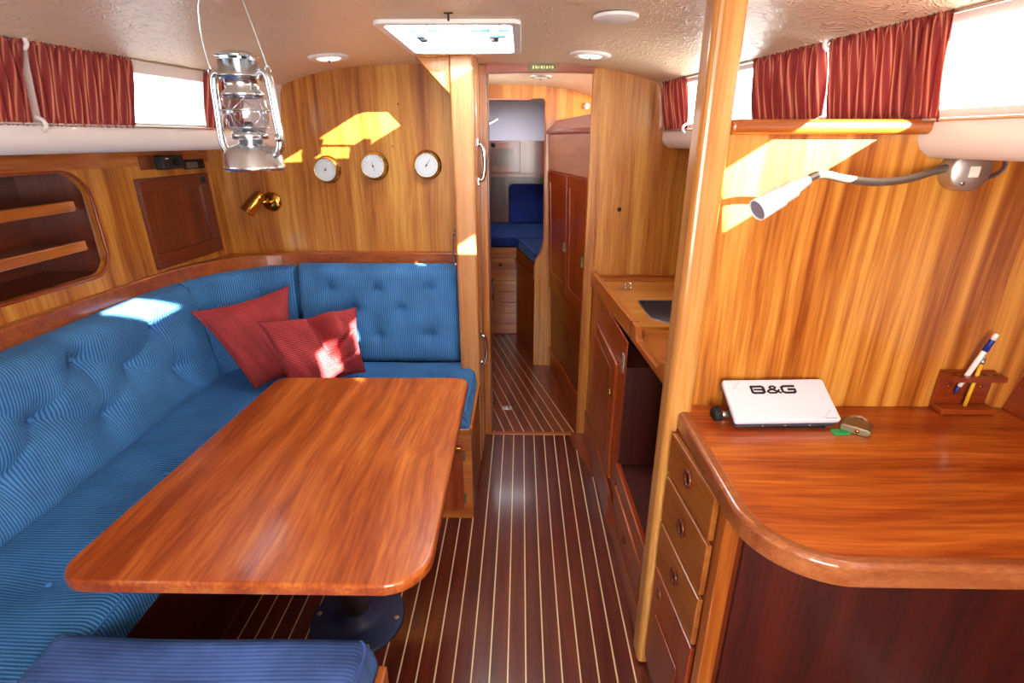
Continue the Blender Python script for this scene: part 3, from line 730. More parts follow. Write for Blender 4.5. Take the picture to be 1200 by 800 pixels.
# seats: u along X, v along Y, n up
def seat(name, label, x0, x1, y0, y1, zb, T, mat, bl=(), pipe=None, **k):
    f = lambda u, v, n: (x0 + u, y0 + v, zb + n)
    mb = MB(); hh = cushion(mb, x1 - x0, y1 - y0, T, list(bl), f, **k)
    t = thing(name, label, 'cushion', ((x0 + x1) / 2, (y0 + y1) / 2, zb), group='settee seat cushions')
    obj('cover', mb, mat, t)
    if bl: buttons(t, bl, f, hh)
    if pipe: edge_pipe(t, x1 - x0, y1 - y0, f, hh, 0.012, 0.0, pipe)
    return t
seat('seat_cushion', 'long blue corduroy seat cushion along the port side left of the table', -1.46, -0.955, -0.15, 2.40, 0.42, 0.105, 'cordseat', [(0.27, 1.15), (0.27, 1.62), (0.27, 0.6)], 'piping', crease=False, r=0.04, dim=0.03, rd=0.08)
seat('seat_cushion', 'blue seat cushion under the forward backrest at the mast post', -0.952, -0.208, 1.868, 2.40, 0.42, 0.105, 'cordseat', [], 'piping', crease=False, r=0.035)
seat('seat_cushion', 'worn navy blue seat cushion in the near left corner before the table', -1.03, -0.318, 0.12, 0.848, 0.42, 0.112, 'cordnavy', [], 'navypiping', crease=False, r=0.03)

# ------------------------------------------------------------------ throw pillows
def pillow(label, c, puff, mat, wr, UL=0.40, VL=0.36, crump=0):
    """c: BL, BR, TR, TL corners"""
    c = [Vector(p) for p in c]; nrm = ((c[1] - c[0]).cross(c[3] - c[0])).normalized()
    cen = sum(c, Vector()) / 4; t = thing('throw_pillow', label, 'pillow', (cen.x, cen.y, min(p.z for p in c)))
    def f(sgn):
        def g(u, v):
            pin = 0.10
            uu = u + pin * (0.5 - u) * (4 * v * (1 - v)) * abs(2 * u - 1) ** 2 * 1.0
            vv = v + pin * (0.5 - v) * (4 * u * (1 - u)) * abs(2 * v - 1) ** 2
            p = c[0] * (1 - uu) * (1 - vv) + c[1] * uu * (1 - vv) + c[2] * uu * vv + c[3] * (1 - uu) * vv
            e = (4 * u * (1 - u)) ** 0.45 * (4 * v * (1 - v)) ** 0.45
            h = puff * e
            if sgn > 0:
                h += 0.006 * math.sin(11 * u + 7 * v + wr) * math.sin(9 * v - 5 * u) * e
                ed = (1 - u) * v
                h += 0.005 * math.sin(30 * (u + v * 0.4)) * e * (0.3 + (1 - v))
                if crump:
                    cxu = 0.58 + 0.16 * (v - 0.5) * -1
                    h -= 0.055 * math.exp(-((u - cxu) / 0.05) ** 2) * sstep(0.15, 0.5, v) * (1 - 0.4 * sstep(0.9, 1, v))
                    h += 0.045 * math.exp(-((u - cxu - 0.17) / 0.11) ** 2) * sstep(0.1, 0.6, v)
                    d = (u - 0.6) * 0.55 + (0.42 - v) * 0.83
                    h -= 0.03 * math.exp(-(d / 0.03) ** 2) * sstep(0.5, 0.65, u) * (1 - sstep(0.93, 1, u))
                    d = (u - 0.6) * 0.3 + (0.22 - v) * 0.95
                    h -= 0.02 * math.exp(-(d / 0.025) ** 2) * sstep(0.5, 0.7, u) * (1 - sstep(0.93, 1, u))
            return p + nrm * h * sgn * -1 * FL
        return g
    FL = -1 if nrm.y < 0 else 1
    mb = MB(); N_ = 56 if crump else 36
    mb.grid(f(1), N_, N_, uvfn=lambda u, v: (u * UL, v * VL)); mb.grid(f(-1), 18, 18, uvfn=lambda u, v: (u * UL, v * VL))
    o = obj('cover', mb, mat, t)
    mb = MB(); g = f(1); pts = []
    for (a, b, n) in ((0, 0, 0), (1, 0, 1), (1, 1, 2), (0, 1, 3)):
        nx = [(1, 0), (1, 1), (0, 1), (0, 0)][n]
        for k in range(10): q = k / 10; pts.append(g(a + (nx[0] - a) * q, b + (nx[1] - b) * q))
    pts.append(pts[0]); mb.tube(pts, 0.0035, 6, close=False); obj('seam', mb, plain('pillow_seam', '#7e2a2c', 0.8), t)
    return t
pillow('larger dark red ribbed pillow leaning in the corner of the settee', [(-1.148, 2.035, 0.54), (-1.0, 2.14, 0.55), (-1.06, 2.31, 0.925), (-1.384, 2.08, 0.873)], 0.045, 'pillow', 0.0, 0.40, 0.40)
pillow('smaller crumpled red pillow in front of the blue forward backrest', [(-0.95, 1.96, 0.545), (-0.71, 2.19, 0.555), (-0.73, 2.22, 0.852), (-1.10, 2.06, 0.838)], 0.05, 'pillow2', 1.5, 0.36, 0.32, crump=1)

# ------------------------------------------------------------------ port locker door, panel fittings
t = thing('locker_door', 'dark mahogany framed locker door on the hull panel above the settee corner', 'door', (px_(2.33) + 0.01, 2.33, 1.04))
def lf(a, b, o_): return (px_(a) - (b - 1.1) * 0.02 + o_, a, b)
def lbox(mb, a0, a1, b0, b1, t0, t1):
    mb.prism([lf(a0, b0, t0), lf(a1, b0, t0), lf(a1, b1, t0), lf(a0, b1, t0)], (t1 - t0, 0, 0)); return mb
y0, y1, z0, z1 = 2.115, 2.545, 1.045, 1.405; fw = 0.062
obj('rail', lbox(MB(), y0, y1, z0, z0 + fw, 0.002, 0.024), 'darky', t, bevel=0.003)
obj('rail', lbox(MB(), y0, y1, z1 - fw * 0.85, z1, 0.002, 0.024), 'darky', t, bevel=0.003)
obj('stile', lbox(MB(), y0, y0 + fw, z0 + fw, z1 - fw * 0.85, 0.002, 0.0235), 'darkz', t, bevel=0.002)
obj('stile', lbox(MB(), y1 - fw, y1, z0 + fw, z1 - fw * 0.85, 0.002, 0.0235), 'darkz', t, bevel=0.002)
obj('centre_panel', lbox(MB(), y0 + fw, y1 - fw, z0 + fw, z1 - fw * 0.85, 0.002, 0.012), 'darkz', t)
mb = MB(); mb.lathe([(0.0, 0.0), (0.017, 0.0), (0.017, 0.004), (0.012, 0.006), (0.0, 0.005)], 16, M=Matrix.Translation(lf(2.505, 1.378, 0.0238)) @ Matrix.Rotation(R(90), 4, 'Y')); obj('finger_hole_ring', mb, 'black', t)
mb = MB(); mb.box(lf(2.56, 1.2, 0.001)[0], lf(2.56, 1.2, 0.004)[0], 2.562, 2.568, 1.20, 1.235); obj('keyhole', mb, 'socket', wp)
t = thing('switch_panel', 'small black control box on the hull panel above the locker door', 'switch panel', lf(2.32, 1.435, 0.012))
obj('housing', lbox(MB(), 2.245, 2.375, 1.433, 1.488, 0.007, 0.045), 'black', t, bevel=0.004)
mb = MB(); mb.lathe([(0, 0), (0.013, 0), (0.012, 0.012), (0, 0.014)], 14, M=Matrix.Translation(lf(2.32, 1.46, 0.045)) @ Matrix.Rotation(R(90), 4, 'Y')); obj('knob', mb, 'rubber', t)
obj('marking', lbox(MB(), 2.262, 2.282, 1.474, 1.478, 0.045, 0.0456), 'whiteplastic', t)
t = thing('recessed_tray', 'small square brown pocket left of the black control box', 'recess', lf(2.205, 1.435, 0.007))
obj('frame', lbox(MB(), 2.165, 2.24, 1.436, 1.49, 0.0065, 0.009), 'darky', t)
t = thing('recessed_socket', 'dark slot with grey insert right of the black control box', 'socket', lf(2.5, 1.435, 0.007))
obj('slot', lbox(MB(), 2.42, 2.56, 1.425, 1.467, 0.0065, 0.009), 'socket', t)
obj('insert', lbox(MB(), 2.43, 2.505, 1.43, 1.455, 0.009, 0.013), plain('grey_insert', '#6a645e', 0.5), t)

# ------------------------------------------------------------------ gauges on bulkhead
def gauge(x, z, label, hands, Rr=0.069, cat='gauge', thermo=0):
    t = thing('ship_gauge', label, cat, (x, 2.599, z), (R(90), 0, 0), group='three brass bulkhead gauges')
    mb = MB(); mb.lathe([(0, 0), (Rr, 0), (Rr, 0.004), (Rr * 0.97, 0.008), (Rr * 0.88, 0.010), (Rr * 0.86, 0.034), (Rr * 0.83, 0.041), (Rr * 0.79, 0.043), (Rr * 0.77, 0.035)], 40, c1=False); obj('brass_case', mb, 'brasspale', t, local=True)
    mb = MB(); mb.lathe([(0, 0.036), (Rr * 0.775, 0.036)], 40, smooth=False, c1=False); d = obj('dial', mb, 'dial', t, local=True)
    mb = MB()
    for k in range(12 if thermo == 0 else 24):
        a = 2 * math.pi * k / (12 if thermo == 0 else 24); M = Matrix.Rotation(a, 4, 'Z'); mb.box(-0.0008, 0.0008, Rr * 0.60, Rr * 0.68, 0.0362, 0.0366, M=M)
    obj('dial_markings', mb, plain('grey_print', '#8a9096', 0.6), d, local=True)
    for (ang, L, wd) in hands:
        mb = MB(); M = Matrix.Rotation(R(-ang), 4, 'Z') @ Matrix.Translation((0, 0, 0.0375)); mb.prism([(-wd, -L * 0.35, 0), (wd, -L * 0.35, 0), (wd * 0.5, L, 0), (-wd * 0.5, L, 0)], (0, 0, 0.0006), M=M); obj('hand', mb, 'ink', t, local=True)
    mb = MB(); mb.lathe([(0, 0.037), (0.004, 0.037), (0.004, 0.040), (0, 0.041)], 12); obj('hub', mb, 'ink', t, local=True)
    mb = MB(); mb.lathe([(0, 0.0425), (Rr * 0.5, 0.0422), (Rr * 0.755, 0.0405)], 32, c1=False); obj('glass', mb, 'pane', t, local=True)
    for k in range(3):
        a = R(90 + 120 * k); mb = MB(); mb.lathe([(0.003, 0), (0.003, 0.002), (0, 0.0025)], 8, M=Matrix.Translation((Rr * 0.93 * math.cos(a), Rr * 0.93 * math.sin(a), 0.009))); obj('screw', mb, 'brass', t, local=True)
    return t
gauge(-0.915, 1.417, 'left brass gauge with plain white dial in the sun patch', [(20, 0.012, 0.001)], 0.064, thermo=1)
gauge(-0.690, 1.434, 'middle brass gauge of three with short fine hands', [(-15, 0.018, 0.0013), (160, 0.024, 0.001)], 0.067)
gauge(-0.440, 1.438, 'right brass gauge beside the mast post with long diagonal black hand', [(35, 0.032, 0.0015)], 0.067, thermo=1)

# brass reading lamp -----------------------------------------------------
t = thing('reading_lamp', 'polished brass swivel reading lamp on the bulkhead below the hanging lantern', 'lamp', (-1.205, 2.6, 1.268))
mb = MB(); mb.lathe([(0, 0), (0.046, 0), (0.046, 0.006), (0.040, 0.012), (0.02, 0.018), (0, 0.02)], 28, M=Matrix.Translation((-1.205, 2.5995, 1.268)) @ Matrix.Rotation(R(90), 4, 'X')); obj('wall_rose', mb, 'brass', t)
mb = MB(); mb.tube([(-1.205, 2.585, 1.268), (-1.21, 2.55, 1.272), (-1.225, 2.53, 1.274)], 0.009, 10); obj('swivel_arm', mb, 'brass', t)
a = Vector((-1.215, 2.525, 1.315)); b = Vector((-1.275, 2.475, 1.235)); M = Matrix.Translation(a) @ (b - a).to_track_quat('Z', 'Y').to_matrix().to_4x4(); L = (b - a).length
mb = MB(); mb.lathe([(0, -0.004), (0.014, 0.0), (0.023, 0.012), (0.027, 0.03), (0.033, L), (0.0355, L + 0.002), (0.0325, L), (0.024, 0.03), (0, 0.02)], 28, M=M, c0=False); obj('lamp_head', mb, 'brass', t)
mb = MB(); mb.lathe([(0.0, 0.025), (0.016, 0.03), (0.02, 0.05), (0.0, 0.075)], 16, M=M); obj('bulb', mb, 'whiteplastic', t)

# ------------------------------------------------------------------ hanging lantern
LX, LY, LZ = -0.485, 1.0, 1.497
t = thing('hanging_lantern', 'silver galvanised storm lantern with glass globe hanging at upper left', 'lantern', (LX, LY, LZ), (0, 0, R(-12)))
t.scale = (1.13, 1.13, 1.0)
mb = MB(); mb.lathe([(0, 0), (0.043, 0), (0.047, 0.004), (0.045, 0.008), (0.042, 0.03), (0.034, 0.040), (0.018, 0.046), (0.016, 0.058)], 36); obj('fuel_tank', mb, 'steelgal', t, local=True)
mb = MB(); mb.lathe([(0.016, 0.052), (0.027, 0.054), (0.027, 0.062), (0.022, 0.066), (0.010, 0.072), (0.006, 0.082), (0, 0.082)], 24); obj('burner', mb, 'steelgal', t, local=True)
mb = MB(); mb.lathe([(0.023, 0.064), (0.030, 0.075), (0.034, 0.09), (0.034, 0.104), (0.030, 0.118), (0.024, 0.126)], 32, c0=False, c1=False); obj('glass_globe', mb, 'globe', t, local=True)
mb = MB(); mb.lathe([(0.0, 0.128), (0.022, 0.120), (0.030, 0.122), (0.030, 0.128), (0.024, 0.134), (0.024, 0.150), (0.033, 0.152), (0.033, 0.156), (0.029, 0.158), (0.028, 0.178), (0.020, 0.180)], 32); obj('chimney', mb, 'steelgal', t, local=True)
mb = MB()
for k in range(8):
    mb.box(0.018, 0.024, -0.003, 0.003, 0.176, 0.187, M=Matrix.Rotation(2 * math.pi * k / 8, 4, 'Z'))
obj('vent_posts', mb, 'steelgal', t, local=True)
mb = MB(); mb.lathe([(0.0, 0.194), (0.018, 0.192), (0.030, 0.186), (0.031, 0.184), (0.0, 0.184)], 32); obj('cap', mb, 'steelgal', t, local=True)
mb = MB(); mb.lathe([(0, 0.178), (0.017, 0.178), (0.017, 0.186), (0, 0.186)], 20); obj('inner_vent', mb, 'rubber', t, local=True)
for sg in (-1, 1):
    pts = smoothpath([(sg * 0.030, 0, 0.150), (sg * 0.036, 0, 0.160), (sg * 0.044, 0, 0.158), (sg * 0.049, 0, 0.145), (sg * 0.051, 0, 0.10), (sg * 0.053, 0, 0.055), (sg * 0.049, 0, 0.036), (sg * 0.038, 0, 0.028), (sg * 0.026, 0, 0.036)], 5)
    mb = MB(); mb.tube(pts, 0.0062, 10); obj('side_tube', mb, 'steelgal', t, local=True)
    mb = MB(); mb.tube([(sg * 0.05 + 0.005 * math.cos(R(a)), 0, 0.163 + 0.006 * math.sin(R(a))) for a in range(0, 375, 25)], 0.0012, 6, close=False); obj('bail_ring', mb, 'steelgal', t, local=True)
mb = MB(); pts = smoothpath([(-0.050, 0, 0.165), (-0.055, 0, 0.20), (-0.055, 0, 0.24), (-0.045, 0, 0.275), (-0.01, 0, 0.298), (0.018, 0, 0.285), (0.032, 0, 0.24), (0.042, 0, 0.20), (0.050, 0, 0.165)], 5); mb.tube(pts, 0.0013, 6); obj('bail_handle', mb, 'steelgal', t, local=True)
mb = MB()
for a0 in (0, 90, 180, 270):
    a = R(a0 + 45); mb.tube([(0.030 * math.cos(a), 0.030 * math.sin(a), 0.072), (0.0355 * math.cos(a + 0.7), 0.0355 * math.sin(a + 0.7), 0.095), (0.031 * math.cos(a + 1.5), 0.031 * math.sin(a + 1.5), 0.12)], 0.0008, 5)
for z, r in ((0.072, 0.031), (0.1, 0.036)): mb.tube([(r * math.cos(R(q)), r * math.sin(R(q)), z) for q in range(0, 375, 15)], 0.0009, 5, close=False)
obj('wire_guard', mb, 'steelgal', t, local=True)
mb = MB(); mb.tube([(0.02, -0.02, 0.064), (0.05, -0.012, 0.062), (0.058, -0.012, 0.055)], 0.0012, 6); mb.lathe([(0, 0), (0.007, 0), (0.007, 0.002), (0, 0.002)], 12, M=Matrix.Translation((0.057, -0.012, 0.055)) @ Matrix.Rotation(R(80), 4, 'Y')); obj('wick_knob', mb, 'steelgal', t, local=True)
zt = zc(LX, LY)
t = thing('ceiling_hook', 'small steel hook in the headliner carrying the storm lantern', 'hook', (LX - 0.01, LY, zt))
mb = MB(); mb.tube([(LX - 0.01, LY, zt + 0.002), (LX - 0.01, LY, LZ + 0.305), (LX - 0.004, LY, LZ + 0.2935), (LX + 0.006, LY, LZ + 0.298)], 0.002, 6); obj('hook_wire', mb, 'chrome', t)

# ------------------------------------------------------------------ deck hatch
t = thing('deck_hatch', 'white framed deck hatch with clear pane and crossbar in the headliner', 'hatch', (-0.21, 1.955, 1.87))
mb = MB(); mb.plate(rounded(HX0 - 0.012, HX1 + 0.012, HY0 - 0.012, HY1 + 0.012, 0.03), [rounded(HX0 + 0.014, HX1 - 0.014, HY0 + 0.014, HY1 - 0.014, 0.03)], lambda a, b, z: (a, b, 1.851 + z), 0.012); obj('trim_ring', mb, 'whiteplastic', t, bevel=0.003)
mb = MB(); a, b, c, d = HX0 + 0.014, HX1 - 0.014, HY0 + 0.014, HY1 - 0.014
mb.add([(a, c, 1.861), (b, c, 1.861), (b, d, 1.861), (a, d, 1.861), (a, c, 1.90), (b, c, 1.90), (b, d, 1.90), (a, d, 1.90)], [(0, 1, 5, 4), (1, 2, 6, 5), (2, 3, 7, 6), (3, 0, 4, 7)]); obj('coaming', mb, 'whiteplastic', t, fixn=False)
mb = MB(); mb.box(a - .01, b + .01, c - .01, d + .01, 1.90, 1.905); obj('pane', mb, 'hazyhatch', t)
mb = MB(); mb.tube([(-0.365, 1.90, 1.872), (-0.04, 1.90, 1.872)], 0.006, 10); obj('crossbar', mb, 'hatchblue', t)
mb = MB(); mb.tube([(-0.31, 1.835, 1.842), (-0.085, 1.835, 1.842)], 0.008, 10); obj('locking_bar', mb, 'whiteplastic', t)
for x in (-0.31, -0.085):
    mb = MB(); mb.box(x - 0.013, x + 0.013, 1.815, 1.90, 1.838, 1.885); obj('handle', mb, 'hatchblue', t, bevel=0.004)
    mb = MB(); mb.tube([(x, 1.83, 1.845), (x + 0.035, 1.835, 1.845)], 0.006, 8); obj('handle_knob', mb, 'hatchblue', t)
    mb = MB(); mb.box(x - 0.02, x + 0.02, 1.83, 1.91, 1.88, 1.90); obj('handle_block', mb, 'whiteplastic', t, bevel=0.003)
t = thing('small_hook', 'tiny black hook at the near edge of the deck hatch', 'hook', (-0.195, 1.61, 1.86))
mb = MB(); mb.tube([(-0.207, 1.60, 1.862), (-0.183, 1.60, 1.862)], 0.003, 6); mb.tube([(-0.195, 1.60, 1.862), (-0.195, 1.60, 1.843)], 0.003, 6); obj('hook_body', mb, 'black', t)
# fore hatch
t = thing('fore_hatch', 'bright fore cabin hatch seen through the doorway', 'hatch', (-0.11, 4.45, 1.86))
mb = MB(); mb.plate(rounded(FX0 - .02, FX1 + .02, FY0 - .02, FY1 + .02, .03), [rounded(FX0 + .02, FX1 - .02, FY0 + .02, FY1 - .02, .03)], lambda a, b, z: (a, b, 1.845 + z), 0.02); obj('trim_ring', mb, 'mahogx', t)
mb = MB(); mb.box(FX0, FX1, FY0, FY1, 1.88, 1.885); obj('pane', mb, 'hazy', t)

# ceiling lights ----------------------------------------------------------
def clight(x, y, label, r=0.075, lens=True, white=True):
    z = zc(x, y); t = thing('ceiling_light', label, 'light', (x, y, z), group='round ceiling lights')
    dz = (zc(x + 0.01, y) - zc(x - 0.01, y)) / 0.02; t.rotation_euler = (0, -math.atan(dz), 0)
    mb = MB(); mb.lathe([(r, 0.002), (r, -0.006), (r * 0.9, -0.010), (r * 0.66, -0.009), (r * 0.62, -0.004), (0, -0.004)], 36); obj('bezel', mb, 'whiteplastic' if white else 'satin', t, local=True)
    mb = MB(); mb.lathe([(r * 0.62, -0.005), (r * 0.5, -0.012), (0, -0.015)], 30); obj('lens', mb, 'lens' if lens else 'whiteplastic', t, local=True)
    mb = MB(); mb.box(-0.002, 0.002, -0.006, 0.006, -0.022, -0.012); obj('switch', mb, 'black', t, local=True)
    return t
clight(-0.755, 2.30, 'round ceiling light left of the deck hatch above the gauges', 0.078)
clight(0.262, 2.27, 'round ceiling light just before the passage doorway', 0.078)
t = thing('deck_vent', 'round white ventilator disc in the headliner right of the hatch', 'vent', (0.248, 1.61, zc(0.248, 1.61)))
mb = MB(); mb.lathe([(0.060, 0.006), (0.060, 0.0), (0.056, -0.003), (0, -0.007)], 36, M=Matrix.Translation((0, 0, -0.008))); obj('cover_disc', mb, 'whiteplastic', t, local=True)
mb = MB(); mb.lathe([(0.056, 0.004), (0.056, -0.006)], 30); obj('collar', mb, 'rubber', t, local=True)
clight(0.10, 3.05, 'round ceiling light in the passage beyond the doorway', 0.06, white=False, lens=False)

# ------------------------------------------------------------------ curtains
def curtain(s, ya, yb, label, z0=1.585, z1=1.781, off=0.0, taper=0.0, gather=1.0, n=None, ra=1):
    t = thing('curtain', label, 'curtain', (XC + s * (hw((ya + yb) / 2) + off - 0.012), (ya + yb) / 2, z0), group='short red window curtains')
    L = yb - ya; nf = n or max(3, int(L / 0.022)); ph = random.random() * 6
    def f(u, v):
        z = z0 + (z1 - z0) * v
        e = 0.25 + 0.75 * math.sin(math.pi * min(1, max(0, v))) ** 0.6
        ru = 0.0045 * math.sin(2 * math.pi * nf * 2.1 * u + 3 * math.sin(9 * u)) * (1 - sstep(0.0, 0.12, v) * (1 - sstep(0.88, 1.0, v)))
        fold = 0.010 * e * gather * (math.sin(2 * math.pi * nf * (u + 0.02 * v) + ph + 2.0 * math.sin(5 * u + ph)) + 0.5 * math.sin(2 * math.pi * nf * 0.43 * u + 2 * v + ph))
        y = ya + L * (u + 0.012 * math.sin(7 * v + ph) * u * (1 - u)) + taper * (v - 0.5) * (u - 0.0)
        zz = z + 0.0025 * math.sin(2 * math.pi * nf * 1.7 * u) * (1 if v > 0.5 else -1) * abs(2 * v - 1) ** 6
        o_ = off + 0.03 * (1 - v) - 0.018 - fold - ru
        return (XC + s * (hw(y) + o_), y, zz)
    mb = MB(); mb.grid(f, int(nf * 9), 22, uvfn=lambda u, v: (u * L * 1.5, v * (z1 - z0)))
    obj('cloth', mb, 'curtain', t)
    return t
def rod(s, ya, yb, z, off, label):
    t = thing('curtain_rod', label, 'rod', (XC + s * (hw(ya) + off), ya, z), group='thin curtain rods')
    mb = MB(); m = 6; mb.tube([(XC + s * (hw(ya + (yb - ya) * i / m) + off), ya + (yb - ya) * i / m, z) for i in range(m + 1)], 0.0035, 8); obj('wire', mb, 'satin', t)
def clip(s, y, z, off, label):
    t = thing('curtain_clip', label, 'clip', (XC + s * (hw(y) + off), y, z), group='white curtain clips')
    x = XC + s * (hw(y) + off)
    mb = MB(); mb.tube(smoothpath([(x + s * 0.01, y, z + 0.02), (x - s * 0.006, y, z + 0.012), (x - s * 0.01, y, z - 0.004), (x, y, z - 0.014)], 4), 0.0055, 8); obj('clip_body', mb, 'whiteplastic', t)
curtain(-1, 0.80, 1.458, 'port curtain at the far left edge of the view', off=0.0)
curtain(-1, 1.474, 1.775, 'dark red port curtain left of the bright port window')
curtain(-1, 2.09, 2.30, 'short port curtain half hidden behind the hanging lantern')
rod(-1, 0.7, 2.4, 1.778, -0.012, 'upper curtain rod along the port window'); rod(-1, 0.7, 2.4, 1.588, 0.010, 'lower curtain rod along the port window')
clip(-1, 1.466, 1.775, -0.012, 'white clip at the top between the two left port curtains'); clip(-1, 1.466, 1.585, 0.0, 'white clip at the foot between the two left port curtains')
curtain(1, 1.172, 1.512, 'large red striped starboard curtain above the nav table', gather=0.7)
curtain(1, 1.53, 1.85, 'gathered red starboard curtain beside the nav post')
curtain(1, 2.32, 2.54, 'narrow red curtain at the forward end of the starboard window')
rod(1, 0.0, 1.54, 1.778, -0.012, 'upper curtain rod above the nav table'); rod(1, 0.0, 1.54, 1.588, 0.010, 'lower curtain rod above the nav table')
rod(1, 1.545, 2.58, 1.778, -0.012, 'upper curtain rod above the galley'); rod(1, 1.545, 2.58, 1.588, 0.010, 'lower curtain rod above the galley')
clip(1, 1.521, 1.775, -0.012, 'white clip at the top between the two large starboard curtains'); clip(1, 1.521, 1.585, 0.0, 'white clip at the foot between the two large starboard curtains')
clip(1, 2.31, 1.59, 0.0, 'white clip at the foot of the narrow forward curtain')

# ------------------------------------------------------------------ nav partition, post and cap rail
mb = MB(); mb.box(0.44, 1.42, 1.235, 1.262, 0.0, 1.515); mb.box(0.44, 0.95, 1.235, 1.262, 1.515, 1.56)
o = struct('wall_partition', mb, 'nav'); o['label'] = 'striped sapele partition behind the nav table'
t = thing('nav_post', 'tall teak corner post at the aisle end of the nav partition', 'post', (0.41, 1.22, 0))
mb = MB(); mb.box(0.375, 0.442, 1.19, 1.265, 0, 1.845); obj('post_shaft', mb, 'postnav', t, bevel=0.016, seg=4)
t = thing('cap_rail', 'rounded teak rail along the top of the nav partition', 'rail', (0.66, 1.245, 1.56))
mb = MB(); mb.box(0.442, 0.882, 1.205, 1.285, 1.560, 1.590); obj('rail_body', mb, 'midx', t, bevel=0.012, seg=4)

# nav table -----------------------------------------------------------
t = thing('nav_table', 'varnished mahogany chart table with thick rounded fiddle edge', 'table', (0.8, 1.0, 0.86))
def desk_out(ins):
    r = 0.16 - ins; x0, y0_ = 0.405 + ins, 0.672 + ins
    pts = [(1.245, 1.233), (1.245, y0_)]
    arc = [(x0 + r - r * math.sin(a), y0_ + r - r * math.cos(a)) for a in [R(90) * i / 12 for i in range(13)]]
    return pts + arc + [(x0, 1.233)]
mb = MB(); mb.prism([(a, b, 0.872) for a, b in desk_out(0.024)], (0, 0, 0.028)); obj('worktop', mb, 'desk', t)
oe = desk_out(0.0)[1:]; ie = desk_out(0.025)[1:]
# edge band as quads
vs = []
for (a, b), (c, d) in zip(oe, ie): vs += [(a, b, 0.858), (a, b, 0.896), (a + (c - a) * .3, b + (d - b) * .3, 0.903), (c, d, 0.903), (c, d, 0.858)]
n = len(oe); fs = [(i * 5 + k, i * 5 + (k + 1) % 5, (i + 1) * 5 + (k + 1) % 5, (i + 1) * 5 + k) for i in range(n - 1) for k in range(5)] + [tuple(range(5)), tuple(range(5 * n - 5, 5 * n))]
mb = MB(); mb.add(vs, fs); obj('fiddle_edge', mb, wood('edge_mahogany', ('#7a3a18', '#93502a', '#a9673a'), 'x', 30, stretch=0.3, coat=0.6), t, bevel=0.003)
# drawer unit: face runs slightly oblique
t = thing('drawer_unit', 'mahogany drawer unit under the chart table facing the aisle', 'drawer unit', (0.6, 1.05, 0))
def fx(y): return 0.402 + (1.2 - y) * 0.075
mb = MB(); mb.add([(fx(1.185), 1.185, 0), (fx(0.885), 0.885, 0), (1.24, 0.885, 0), (1.24, 1.185, 0), (fx(1.185), 1.185, 0.857), (fx(0.885), 0.885, 0.857), (1.24, 0.885, 0.857), (1.24, 1.185, 0.857)], [(0, 1, 5, 4), (1, 2, 6, 5), (2, 3, 7, 6), (3, 0, 4, 7), (4, 5, 6, 7), (0, 3, 2, 1)]); obj('carcass', mb, 'darkz', t)
mb = MB(); mb.prism([(fx(0.905) - 0.004, 0.905, 0), (fx(0.88) - 0.004, 0.875, 0), (fx(0.88) + 0.03, 0.875, 0), (fx(0.88) + 0.03, 0.9, 0)], (0, 0, 0.857)); obj('corner_stile', mb, 'midz', t, bevel=0.003)
def facebox(ya, yb, za, zb, t0, t1):
    mb = MB(); mb.prism([(fx(ya) - t0, ya, za), (fx(yb) - t0, yb, za), (fx(yb) - t0, yb, zb), (fx(ya) - t0, ya, zb)], (-(t1 - t0), 0, 0)); return mb
def ring(par, x, y, z, r=0.023, mat='darkz'):
    M = Matrix.Translation((x, y, z)) @ Matrix.Rotation(R(-90), 4, 'Y')
    mb = MB(); mb.lathe([(r * 0.72, -0.002), (r, 0.0), (r * 1.05, 0.004), (r * 0.9, 0.007), (r * 0.72, 0.004), (r * 0.68, -0.002)], 24, M=M); k = obj('finger_ring', mb, mat, par)
    mb = MB(); mb.lathe([(0, 0.0005), (r * 0.72, 0.0005)], 20, M=M, c1=False); obj('finger_hole', mb, 'socket', par)
    return k
for i, (za, zb) in enumerate([(0.735, 0.852), (0.580, 0.722), (0.425, 0.567)]):
    d = obj('drawer', facebox(1.175, 0.915, za, zb, 0.0, 0.014), wood('drawer_front_%d' % i, ('#7a3a12', '#94521f', '#aa672e'), 'y', 18, coat=0.3), t, bevel=0.003)
    ring(d, fx(1.045) - 0.0145, 1.045, (za + zb) / 2 + 0.01)
d = obj('cupboard_door', facebox(1.178, 0.915, 0.06, 0.412, 0.0, 0.012), 'mahogz', t, bevel=0.003)
obj('raised_panel', facebox(1.13, 0.96, 0.09, 0.28, 0.012, 0.017), 'mahogz', d, bevel=0.003)
ring(d, fx(1.12) - 0.0125, 1.125, 0.365, 0.016)
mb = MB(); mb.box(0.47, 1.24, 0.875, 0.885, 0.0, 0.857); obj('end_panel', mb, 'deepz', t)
mb = MB(); mb.prism([(fx(0.915) - 0.012, 0.912, 0.22), (fx(0.915) - 0.012, 0.905, 0.22), (fx(0.905) - 0.004, 0.905, 0.22), (fx(0.905) - 0.004, 0.912, 0.22)], (0, 0, 0.05)); obj('hinge', mb, 'oldbrass', t)

